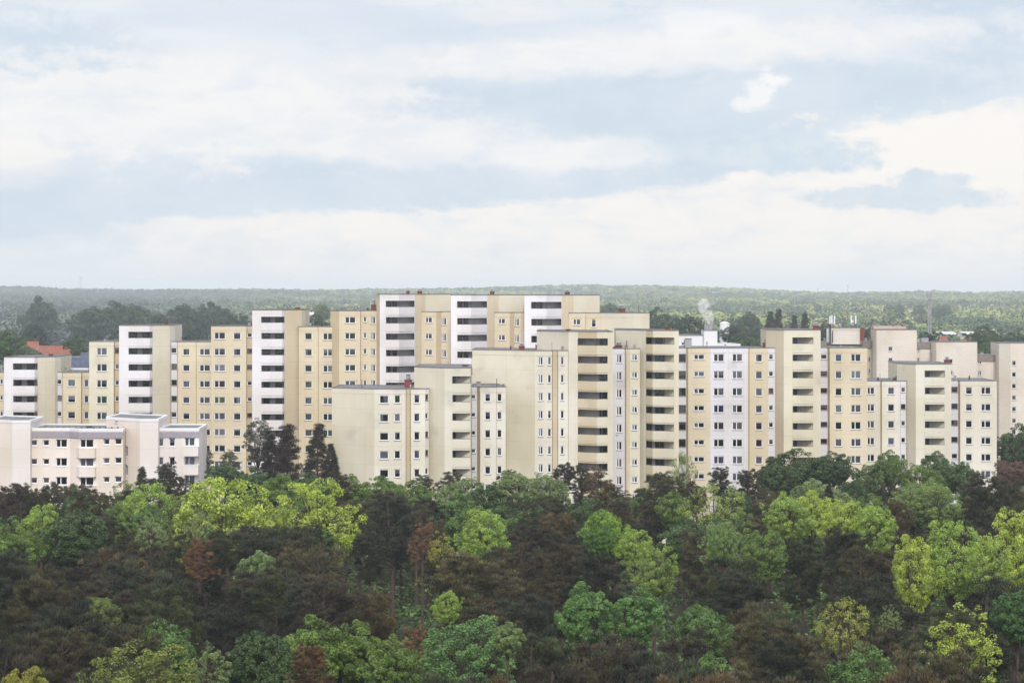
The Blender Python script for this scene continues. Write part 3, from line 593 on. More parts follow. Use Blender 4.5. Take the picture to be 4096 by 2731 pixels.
for k in range(3):
    D = 340; z1 = b.Z(1106 + k * 130, D); z0 = z1 - 66 / S / F * D; mb = MB(); x0, x1 = b.P(1283, 1)[0], b.P(1387, 1)[0]
    mb.box(x0, x1, D - .9, D + .55, z0, z1, MAT['rose']); mb.box(x0 - .03, x1 + .03, D - .93, D - .75, z1 + .003, z1 + .07, MAT['copingw']); b.part('balcony', mb)
mb = MB(); D = 343; mb.box(b.P(600, 4)[0], b.P(635, 4)[0], D, D + 1, b.Z(990, D), b.Z(965, D), MAT['dark']); b.part('chimney', mb)
for x in range(225, 860, 42):
    D = 341.6 if x < 487 else 340; mb = MB(); X_, _ = b.P(x, D - 339); zt = b.Z(984, D); mb.cyl((X_, D + 1, zt - .3), (X_, D + 1, zt + .22), .09, .12, MAT['dark'], 8); b.part('roof_vent', mb)

# tile-clad row behind at the right
GT = 'tile-clad blocks far behind at the right'
b = Bld('apartment_block', 'tile-clad block with rooftop antennas behind the right yellow tower', P6, 556, 80, GT, seed=12)
b.vol(376, [(-40, 5), (100, 5), (390, 5)], ['yellow', 'yellow'], [(303, 326, 405, 438, 14, dict(style='double')), (357, 377, 405, 438, 14, dict(style='double'))], band=False, fascia=('bfascia', .05, 1.6))
b.vol(281, [(50, 3), (262, 3)], ['tile'], bottom=395, band=False, back=9)
b.vol(283, [(20, 4.5), (45, 4.5)], ['clad'], bottom=385, band=False, back=3)
for x, y0, y1, w in ((43, 255, 400, .22), (60, 300, 385, .12), (268, 280, 372, .5)):
    mb = MB(); D = 556 + 2.2; X_ = b.P(x, 2.2)[0]; mb.cyl((X_, D, b.Z(y1, D)), (X_, D, b.Z(y0, D)), w, w, MAT['dark' if x < 200 else 'brick'], 8); b.part('roof_flue', mb)
def antenna(x, ybase, ytop, drums=1, panels=2):
    r_ = b; D = 559; X_ = (r_.X(x) - 2048) / F * D; z0, z1 = r_.Z(ybase, D), r_.Z(ytop, D)
    e = MB(); e.cyl((X_, D, z0 - .2), (X_, D, z1), .09, .06, MAT['steel'], 6); mast = r_.part('antenna_mast', e)
    g = MB()
    for i in range(panels):
        dx_ = (-.55, .55, 0)[i]; g.box(X_ + dx_ - .14, X_ + dx_ + .14, D - .2, D - .05, z1 - 1.9, z1 + .1, MAT['frame']); g.box(X_ + dx_ * .5 - .3, X_ + dx_ * .5 + .3, D - .05, D, z1 - 1.2, z1 - 1.1, MAT['steel'])
    g.build('antenna_panel', mast, r_.org)
    g = MB()
    for i in range(drums): zz = z0 + .7 + i * .7; g.cyl((X_ - .35, D - .35, zz), (X_ - .35, D - .05, zz), .3, .3, MAT['frame' if i else 'steel'], 12)
    if drums: g.build('dish', mast, r_.org)
antenna(57, 275, 200, 1); antenna(70, 275, 195, 0, 1); antenna(205, 275, 198, 2, 2); antenna(180, 278, 235, 0, 0); antenna(235, 278, 220, 0, 0); antenna(118, 276, 252, 1, 0)
mb = MB(); D = 558
for i in range(9): X_ = b.P(62 + i * 24, 2)[0]; mb.cyl((X_, D, b.Z(282, D)), (X_, D, b.Z(270, D)), .04, .04, MAT['dark'], 5)
mb.box(b.P(60, 2)[0], b.P(256, 2)[0], D - .03, D + .03, b.Z(270, D) - .04, b.Z(270, D) + .05, MAT['dark']); b.part('roof_rail', mb)
for x0, x1, y0 in ((285, 300, 350), (318, 350, 352), (20, 40, 345), (0, 14, 350)): b.chimney(x0, x1, y0, 376, 8, 'hatch')

b = Bld('apartment_block', 'tile-clad block with tall blank gable and low wing behind the small front gap', P6, 552, 79, GT, seed=13)
b.vol(383, [(583, 3), (680, 3), (790, 3)], ['tile', 'tile'], [(590, 602, 412, 440, 14), (614, 626, 412, 440, 14), (645, 667, 412, 447, 14, dict(style='double')), (770, 795, 492, 520, 10)], band=False, fascia=('bfascia', .05, 1.6))
b.vol(458, [(749, 1.5), (785, 1.5)], ['tile'], [(771, 784, 493, 520, 10)], band=False, fascia=('bfascia', .05, 1.7))
b.vol(294, [(367, .5), (443, 0), (647, 1.5)], ['tile', 'tile'], [(449, 479, 412, 443, 14, dict(pitch=78.5))], band=False)
b.chimney(667, 673, 278, 295, 20, 'rod'); b.chimney(680, 728, 350, 382, 8, 'hatch'); b.chimney(648, 668, 356, 382, 7, 'hatch')

b = Bld('apartment_block', 'tile-clad block in the middle of the rear right group above the pale balcony tower', P6, 546, 80, GT, seed=14)
b.vol(470, [(1005, 3), (1108, 3), (1203, 3), (1246, 3)], ['tile', 'tile', 'tile'],
      [(1014, 1026, 500, 527, 14), (1038, 1050, 500, 527, 14), (1073, 1097, 500, 533, 14, dict(style='double')), (1204, 1225, 503, 534, 14, dict(style='double'))], band=False, fascia=('bfascia', .05, 1.6))
for k in range(8):
    D = 549; mb = MB(); z1 = b.Z(537 + k * 80.3, D); mb.box(b.P(1227, 3)[0], b.P(1246, 3)[0], D - .08, D + .1, z1 - 40 / S / F * D, z1, MAT['redpanel']); b.part('panel', mb)
b.vol(379, [(783, .5), (860, 0), (1068, 1.5)], ['tile', 'tile'], [(874, 898, 499, 529, 12, dict(pitch=79))], band=False)
b.chimney(1090, 1112, 452, 470, 8, 'hatch'); b.chimney(1168, 1208, 434, 470, 8, 'hatch')
b = Bld('apartment_block', 'tile-clad tower at the right edge of the picture with single window column', P6, 542, 80.3, GT, seed=15)
b.vol(386, [(1220, 2.2), (1300, 0), (1480, .5)], ['tile', 'tile'], [(1311, 1338, 510, 542, 14)], band=False)

# two white buildings glimpsed behind
b = Bld('office_building', 'white clad building with flues and steam behind the yellow tower', P5, 470, 95, seed=16, cat='building')
b.vol(333, [(20, 2), (205, 2)], ['clad'], [(45, 67, 381, 402, 3)], coping='coping', band=False, back=14)
b.vol(299, [(203, 0), (295, 0)], ['clad'], [(219, 225, 374, 381, 1), (219, 225, 386, 392, 1)], band=False)
b.vol(398, [(295, 3), (455, 3)], ['clad'], band=False, coping='copingw')
D = 475
for x, yt, w in ((222, 262, .45), (246, 262, .45), (256, 238, .2), (212, 245, .12)):
    mb = MB(); X_ = (b.X(x) - 2048) / F * D; mb.cyl((X_, D, b.Z(302, D)), (X_, D, b.Z(yt, D)), w, w, MAT['metal'], 10); mb.cyl((X_, D, b.Z(yt, D)), (X_, D, b.Z(yt, D) + .15), w * 1.3, w * 1.3, MAT['steel'], 10); b.part('flue', mb)
mb = MB(); D = 470.5
for x in (206, 222, 238, 254, 270, 285): X_ = (b.X(x) - 2048) / F * D; mb.cyl((X_, D, b.Z(299, D)), (X_, D, b.Z(266, D)), .05, .05, MAT['steel'], 5)
for y in (266, 280): mb.box((b.X(206) - 2048) / F * D, (b.X(285) - 2048) / F * D, D - .03, D + .03, b.Z(y, D) - .04, b.Z(y, D) + .04, MAT['steel'])
b.part('railing', mb)
b = Bld('office_building', 'white building with dark blue-grey roof band between the two left white towers', P1, 440, 90, seed=17, cat='building')
b.vol(488, [(420, 3), (498, 3), (640, 2)], ['clad', 'clad'], [(452, 497, 520, 575, 2, dict(style='double', dark=.9))], band=False, fascia=('bluegrey', .0, 1.9))
b.vol(457, [(562, 6), (640, 6)], ['bluegrey'], bottom=490, band=False)

# ------------------------------------------------------------------ terrain
def crest(px):       # skyline row of the wooded hills
    return np.interp(px, [-3000, 0, 120, 300, 620, 950, 1300, 1700, 2050, 2350, 2600, 2850, 3100, 3350, 3600, 3750, 3900, 4096, 7000],
                     [1140, 1147, 1150, 1160, 1163, 1161, 1160, 1153, 1148, 1143, 1148, 1153, 1162, 1172, 1166, 1166, 1174, 1171, 1160])
def ground_z(x, D):
    D = np.asarray(D, float); x = np.asarray(x, float); px = 2048 + F * x / np.maximum(D, 50)
    z = np.interp(D, [0, 700, 1300, 2000, 3000, 4000, 4700], [0, 0, 2.5, 6, 12, 20, 24])
    zc = H - (crest(px) - YH) / F * 5600 - 11
    t = np.clip((D - 4300) / 1300, 0, 1); t = t * t * (3 - 2 * t)
    z = z * (1 - t) + zc * t
    t2 = np.clip((D - 5600) / 2500, 0, 1)
    return z * (1 - t2) + (-5) * t2 + np.sin(x / 170 + D / 290) * np.clip((D - 900) / 2500, 0, 1) * 1.6
def build_ground():
    ys = np.concatenate([np.linspace(-300, 700, 12), np.linspace(800, 6400, 80), np.linspace(6800, 12000, 8)]); xs = np.linspace(-1, 1, 90)
    X = np.array([[x * (400 + max(D, 0) * .5) for x in xs] for D in ys]); Y = np.repeat(ys[:, None], len(xs), 1); Z = ground_z(X, Y)
    V = np.stack([X, Y, Z], -1).reshape(-1, 3); n = len(xs)
    Fc = [(i * n + j, i * n + j + 1, (i + 1) * n + j + 1, (i + 1) * n + j) for i in range(len(ys) - 1) for j in range(n - 1)]
    me = bpy.data.meshes.new('ground'); me.from_pydata(V.tolist(), [], Fc); me.materials.append(smat('forest_floor', (.055, .06, .035), .95, .1, .5, .05)); me.shade_smooth()
    tag(link('ground', me), kind='structure')
build_ground()

# ------------------------------------------------------------------ foliage
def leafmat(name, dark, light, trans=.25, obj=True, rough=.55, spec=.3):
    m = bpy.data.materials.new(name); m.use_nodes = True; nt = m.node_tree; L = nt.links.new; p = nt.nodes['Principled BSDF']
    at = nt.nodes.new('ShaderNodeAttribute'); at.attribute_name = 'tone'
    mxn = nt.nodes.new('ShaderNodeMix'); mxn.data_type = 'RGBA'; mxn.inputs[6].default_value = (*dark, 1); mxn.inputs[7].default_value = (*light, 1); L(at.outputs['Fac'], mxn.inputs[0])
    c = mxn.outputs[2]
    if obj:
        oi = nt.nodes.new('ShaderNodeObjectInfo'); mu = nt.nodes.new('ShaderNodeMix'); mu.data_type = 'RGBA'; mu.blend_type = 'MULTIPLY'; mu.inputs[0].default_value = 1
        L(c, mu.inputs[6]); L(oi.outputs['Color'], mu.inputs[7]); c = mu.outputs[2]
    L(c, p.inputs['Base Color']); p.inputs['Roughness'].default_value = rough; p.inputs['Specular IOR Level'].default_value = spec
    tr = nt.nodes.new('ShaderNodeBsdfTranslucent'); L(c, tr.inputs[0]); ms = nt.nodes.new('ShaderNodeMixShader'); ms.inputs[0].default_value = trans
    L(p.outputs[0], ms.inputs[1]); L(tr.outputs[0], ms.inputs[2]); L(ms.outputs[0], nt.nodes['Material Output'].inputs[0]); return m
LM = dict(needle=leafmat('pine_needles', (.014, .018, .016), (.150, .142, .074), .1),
          leaf=leafmat('broad_leaves', (.40, .42, .40), (1.35, 1.25, 1.05), .3, True, .42, .45))
BARK = smat('bark', (.085, .055, .05), .9, .2, .3, 4); BARKR = smat('red_pine_bark', (.085, .055, .05), .9, .2, .3, 4)

def unit(n, r): v = r.normal(size=(n, 3)); return v / np.linalg.norm(v, axis=1, keepdims=True)
def mesh_from(name, V, k, tone, mat):
    """V (n*k,3): n separate k-gons"""
    nf = len(V) // k; me = bpy.data.meshes.new(name); me.vertices.add(len(V)); me.vertices.foreach_set('co', np.asarray(V, np.float32).ravel())
    me.loops.add(nf * k); me.loops.foreach_set('vertex_index', np.arange(nf * k, dtype=np.int32))
    me.polygons.add(nf); me.polygons.foreach_set('loop_start', np.arange(0, nf * k, k, dtype=np.int32)); me.polygons.foreach_set('loop_total', np.full(nf, k, np.int32))
    a = me.attributes.new('tone', 'FLOAT', 'FACE'); a.data.foreach_set('value', np.asarray(tone, np.float32)); me.materials.append(mat); me.update(calc_edges=True); return me
def blades(C, Dr, ln, w, r):
    n = len(C); s = np.cross(Dr, unit(n, r)); s /= np.linalg.norm(s, axis=1, keepdims=True) + 1e-9
    ln = np.asarray(ln).reshape(-1, 1) * np.ones((n, 1)); V = np.empty((n, 3, 3)); V[:, 0] = C - s * w / 2; V[:, 1] = C + s * w / 2; V[:, 2] = C + Dr * ln; return V.reshape(-1, 3)
def quads(C, Nn, size, r, asp=.6):
    n = len(C); a = np.cross(Nn, unit(n, r)); a /= np.linalg.norm(a, axis=1, keepdims=True) + 1e-9; b_ = np.cross(Nn, a)
    s = np.asarray(size).reshape(-1, 1) * np.ones((n, 1)) / 2; V = np.empty((n, 4, 3)); V[:, 0] = C - a * s; V[:, 1] = C - b_ * s * asp; V[:, 2] = C + a * s; V[:, 3] = C + b_ * s * asp; return V.reshape(-1, 3)
class Limbs:
    def __init__(s): s.v = []; s.f = []
    def seg(s, p0, p1, r0, r1, n=5):
        p0, p1 = Vector(p0), Vector(p1); d = (p1 - p0)
        if d.length < 1e-4: return
        d.normalize(); a = d.orthogonal().normalized(); b_ = d.cross(a); k = len(s.v)
        for p, r_ in ((p0, r0), (p1, r1)):
            for i in range(n): t = 2 * math.pi * i / n; s.v.append(tuple(p + (a * math.cos(t) + b_ * math.sin(t)) * r_))
        for i in range(n): s.f.append((k + i, k + (i + 1) % n, k + n + (i + 1) % n, k + n + i))
    def path(s, pts, r0, r1, n=5):
        m = len(pts) - 1
        for i in range(m): s.seg(pts[i], pts[i + 1], r0 + (r1 - r0) * i / m, r0 + (r1 - r0) * (i + 1) / m, n)

# A tree model = leaf mesh + limb arrays, both with the origin at the TREE TOP (crown hangs down from z=0), crown about 10 m wide.
def pine_model(seed, Wd=10.0, Hc=9.5, nl=26, per=46, lay=1.0, sparse=1.0, spire=False):
    r = np.random.default_rng(seed); L = Limbs(); C = []; Dd = []; T = []; tr = []
    z = 0; x = y = 0.0; pts = [(0, 0, -Hc * 1.15)]
    for i in range(6): x += r.normal() * .22; y += r.normal() * .22; pts.append((x, y, -Hc * 1.15 * (1 - (i + 1) / 6)))
    L.path(pts, .30, .06, 7); top = np.array(pts)
    def axis(zz): k = np.interp(zz, top[:, 2], np.arange(len(top))); i = int(min(k, len(top) - 2)); return top[i] + (top[i + 1] - top[i]) * (k - i)
    for i in range(nl):
        f = (i + r.random()) / nl; zz = -Hc * (.03 + .92 * f)
        if spire: R = Wd / 2 * (.10 + .9 * f) * r.uniform(.7, 1.1)
        else: R = Wd / 2 * (math.sin(math.pi * min(1, .10 + .60 * f ** .9)) ** .8) * r.uniform(.6, 1.1)
        az = i * 2.4 + r.normal() * .5; p0 = axis(zz - (.0 if spire else .9 * R / 4)); d = np.array([math.cos(az), math.sin(az), 0])
        rise = (.05 if spire else r.uniform(.25, .75)) * R; pl = [p0, p0 + d * R * .35 + (0, 0, rise * .3 + r.normal() * .12), p0 + d * R * .7 + (0, 0, rise * .7), p0 + d * R + (0, 0, rise)]
        rr = .026 + .009 * R; L.path([tuple(q) for q in pl], rr * 1.5, rr * .35, 4)
        ns = int(5 + R * 2.4) if spire else int(5 + R * 1.9); lt = r.uniform(-.5, 1)
        for k in range(ns):
            t = (.30 + .72 * (k + r.random()) / ns) if spire else (.50 + .55 * r.random() if k > 2 else r.uniform(.1, .5)); base = pl[0] + (pl[-1] - pl[0]) * t; side = np.cross(d, (0, 0, 1)) * (r.normal() * (.55 + .18 * R) * (1.15 - .6 * t) if spire else r.normal() * .62)
            tip = base + side + d * r.uniform(0, .5) + np.array([0, 0, r.uniform(-.45, 1.0) if spire else r.uniform(-.5, 1.1)]); L.seg(tuple(base), tuple(tip), .02, .009, 3)
            if r.random() > sparse: continue
            rad = r.uniform(.42, .90); n = int(per * (rad / .62) ** 1.6); u = unit(n, r); u[:, 2] = np.abs(u[:, 2]) * .8 - .15
            c = tip + u * rad * r.uniform(.25, 1, (n, 1)) * (1, 1, 1.15); dr = u * .7 + d * .2 + (0, 0, .75); dr /= np.linalg.norm(dr, axis=1, keepdims=True)
            C.append(c); Dd.append(dr); tb = r.uniform(.0, .6) + .25 * lt; T.append(np.clip(tb + r.normal(size=n) * .22 + u[:, 2] * .4, 0, 1))  # upward needles lighter: new shoots, plus top light and inner shade put into tone
    C, Dd, T = map(np.concatenate, (C, Dd, T)); V = blades(C, Dd, r.uniform(.20, .40, len(C)), .072, r)
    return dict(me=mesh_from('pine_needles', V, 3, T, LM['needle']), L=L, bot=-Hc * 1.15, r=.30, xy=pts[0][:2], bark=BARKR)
def leaf_model(seed, nclump=200, per=110, leaf=.34, Hc=9.5, asp=.7, rad=(.5, .95), open_=0.0, bumps=11, R=5.0, low=-.55, bump=.30):
    """broadleaf crown: a lumpy shell of domed leaf clumps carried by limbs, with gaps between the clumps"""
    r = np.random.default_rng(seed); L = Limbs(); C = []; Nn = []; T = []
    ctr = np.array([0, 0, -Hc * .5]); base = np.array([0, 0, -Hc * .98]); L.path([(0, 0, -Hc * 1.12), (.1, .05, -Hc * .98)], .34, .28, 7)
    bd = unit(bumps, r); bd[:, 2] = np.abs(bd[:, 2]) * 1.1 - .25; bd /= np.linalg.norm(bd, axis=1, keepdims=True); ba = r.uniform(.6, 1.2, bumps)
    for i in range(0, bumps): 
        q = ctr + bd[i] * (R, R, Hc / 2) * .55; L.path([tuple(base), tuple(base * .5 + q * .5 + (r.normal() * .3, r.normal() * .3, -.5)), tuple(q)], .18, .06, 5)
    for k in range(nclump):
        u = unit(1, r)[0]
        while u[2] < low: u = unit(1, r)[0]
        g = .64 + bump * float(np.max(ba * np.exp(8 * (bd @ u - 1)))) + r.normal() * .06; inner = r.random() < .22
        if inner: g *= r.uniform(.45, .8)
        taper = 1 - .25 * max(0, -u[2])
        c = ctr + u * (R * taper, R * taper, Hc / 2) * g
        if r.random() < .35: q = ctr + u * (R, R, Hc / 2) * g * .45 - (0, 0, .4); L.seg(tuple(q), tuple(c), .045, .015, 3)
        if not inner and r.random() < open_: continue
        rd = r.uniform(*rad); m = max(8, int(per * (rd / .75) ** 2)); w = unit(m, r); w = w + u * .45; w /= np.linalg.norm(w, axis=1, keepdims=True)
        p = c + w * rd * r.uniform(.7, 1.06, (m, 1)) * (1, 1, .75)
        nn = w * .7 + u * .3 + (0, 0, .5) + r.normal(size=(m, 3)) * .7; nn /= np.linalg.norm(nn, axis=1, keepdims=True)
        C.append(p); Nn.append(nn); tb = r.uniform(.15, .85); T.append(np.clip(tb + r.normal(size=m) * .28, 0, 1))
    C, Nn, T = map(np.concatenate, (C, Nn, T)); V = quads(C, Nn, r.uniform(leaf * .7, leaf * 1.3, len(C)), r, asp)
    return dict(me=mesh_from('leaves', V, 4, T, LM['leaf']), L=L, bot=-Hc * 1.12, r=.34, xy=(0, 0), bark=BARK)

def norm(m, half=5.0, q=96):
    me = m['me']; n = len(me.vertices); co = np.empty(n * 3, np.float32); me.vertices.foreach_get('co', co); co = co.reshape(-1, 3)
    k = half / np.percentile(np.hypot(co[:, 0], co[:, 1]), q); tz = co[:, 2].max(); co[:, :2] *= k; co[:, 2] -= tz; me.vertices.foreach_set('co', co.ravel()); me.update()
    m['L'].v = [(x * k, y * k, z - tz) for x, y, z in m['L'].v]; m['bot'] -= tz; m['xy'] = (m['xy'][0] * k, m['xy'][1] * k); return m
MODELS = dict(pine=[pine_model(s, Hc=9.5 + (s % 3), nl=32, per=105) for s in range(100, 107)], sparsepine=[pine_model(s, Hc=9.5, nl=24, per=80, sparse=.7) for s in (120, 121)],
    spire=[pine_model(s, Wd=7, Hc=14, nl=50, per=70, spire=True) for s in (130, 131)],
    lime=[leaf_model(s, 360, 125, .215, 11, rad=(.2, .8), open_=.10, bump=.42, low=-.85) for s in range(200, 204)],
    maple=[leaf_model(s, 300, 155, .26, 10.5, rad=(.25, .9), low=-.85, bump=.38) for s in range(210, 214)],
    walnut=[leaf_model(s, 360, 150, .23, 10, rad=(.25, .75), bump=.34, low=-.85) for s in range(220, 222)],
    open=[leaf_model(s, 190, 85, .24, 11, rad=(.35, .7), open_=.3, bump=.4) for s in range(230, 233)],
    birch=[leaf_model(s, 260, 75, .30, 24, rad=(.5, 1.0), open_=.12, low=-.9) for s in (240, 241)])
# leaf colours (reflectance)
LIME = (.52, .70, .10); LIME2 = (.40, .62, .11); YEL = (.40, .42, .06); MID = (.20, .34, .065); DARK = (.085, .165, .05); PALE = (.29, .42, .16); OLIVE = (.24, .31, .055); BRIGHT = (.28, .50, .06)
COPPER = (.24, .13, .09); PURPLE = (.10, .045, .05)
for kd_, ms_ in MODELS.items():
    for m_ in ms_: norm(m_, 3.5 if kd_ == 'spire' else 5.0)
def add_tree(name, kind, px, ytop, wpx, D, color, label, group=None, vf=1.0, rz=None, var=None, cat='tree', h=None):
    x = (px - 2048) / F * D; top = H - (ytop - YH) / F * D; gz = float(ground_z(x, D)); w = wpx / F * D; s = w / (7.0 if kind == 'spire' else 10.0)
    ms = MODELS[kind]; m = ms[rnd.randrange(len(ms)) if var is None else var % len(ms)]; rz = rnd.uniform(0, 6.28) if rz is None else rz
    root = empty(name, (x, D, gz)); tag(root, label, cat, group); hh = top - gz
    cz = s * vf; bot = m['bot'] * cz
    lim = min(7.8, w * 1.5)
    if D < 330 and -bot < lim: cz *= lim / -bot; bot = m['bot'] * cz
    if hh + bot < 1.0: cz *= (hh - 1.0) / -bot; bot = m['bot'] * cz
    o = link('crown', m['me'], root, (0, 0, hh), rz); o.scale = (s, s, cz); o.color = (*color, 1)
    L = m['L']; me = bpy.data.meshes.new('trunk'); c_, s_ = math.cos(rz), math.sin(rz)
    V = [((vx * c_ - vy * s_) * s, (vx * s_ + vy * c_) * s, vz * cz + hh) for vx, vy, vz in L.v]; Fc = list(L.f)
    bx, by = m['xy']; bx, by = (bx * c_ - by * s_) * s, (bx * s_ + by * c_) * s; k = len(V); r0 = m['r'] * s
    for i in range(8): t = i * math.pi / 4; V.append((bx * .6 + math.cos(t) * r0 * 1.35, by * .6 + math.sin(t) * r0 * 1.35, 0))
    for i in range(8): t = i * math.pi / 4; V.append((bx + math.cos(t) * r0, by + math.sin(t) * r0, hh + bot))
    Fc += [(k + i, k + (i + 1) % 8, k + 8 + (i + 1) % 8, k + 8 + i) for i in range(8)]
    me.from_pydata(V, [], Fc); me.materials.append(m['bark']); link('trunk', me, root)
    return root

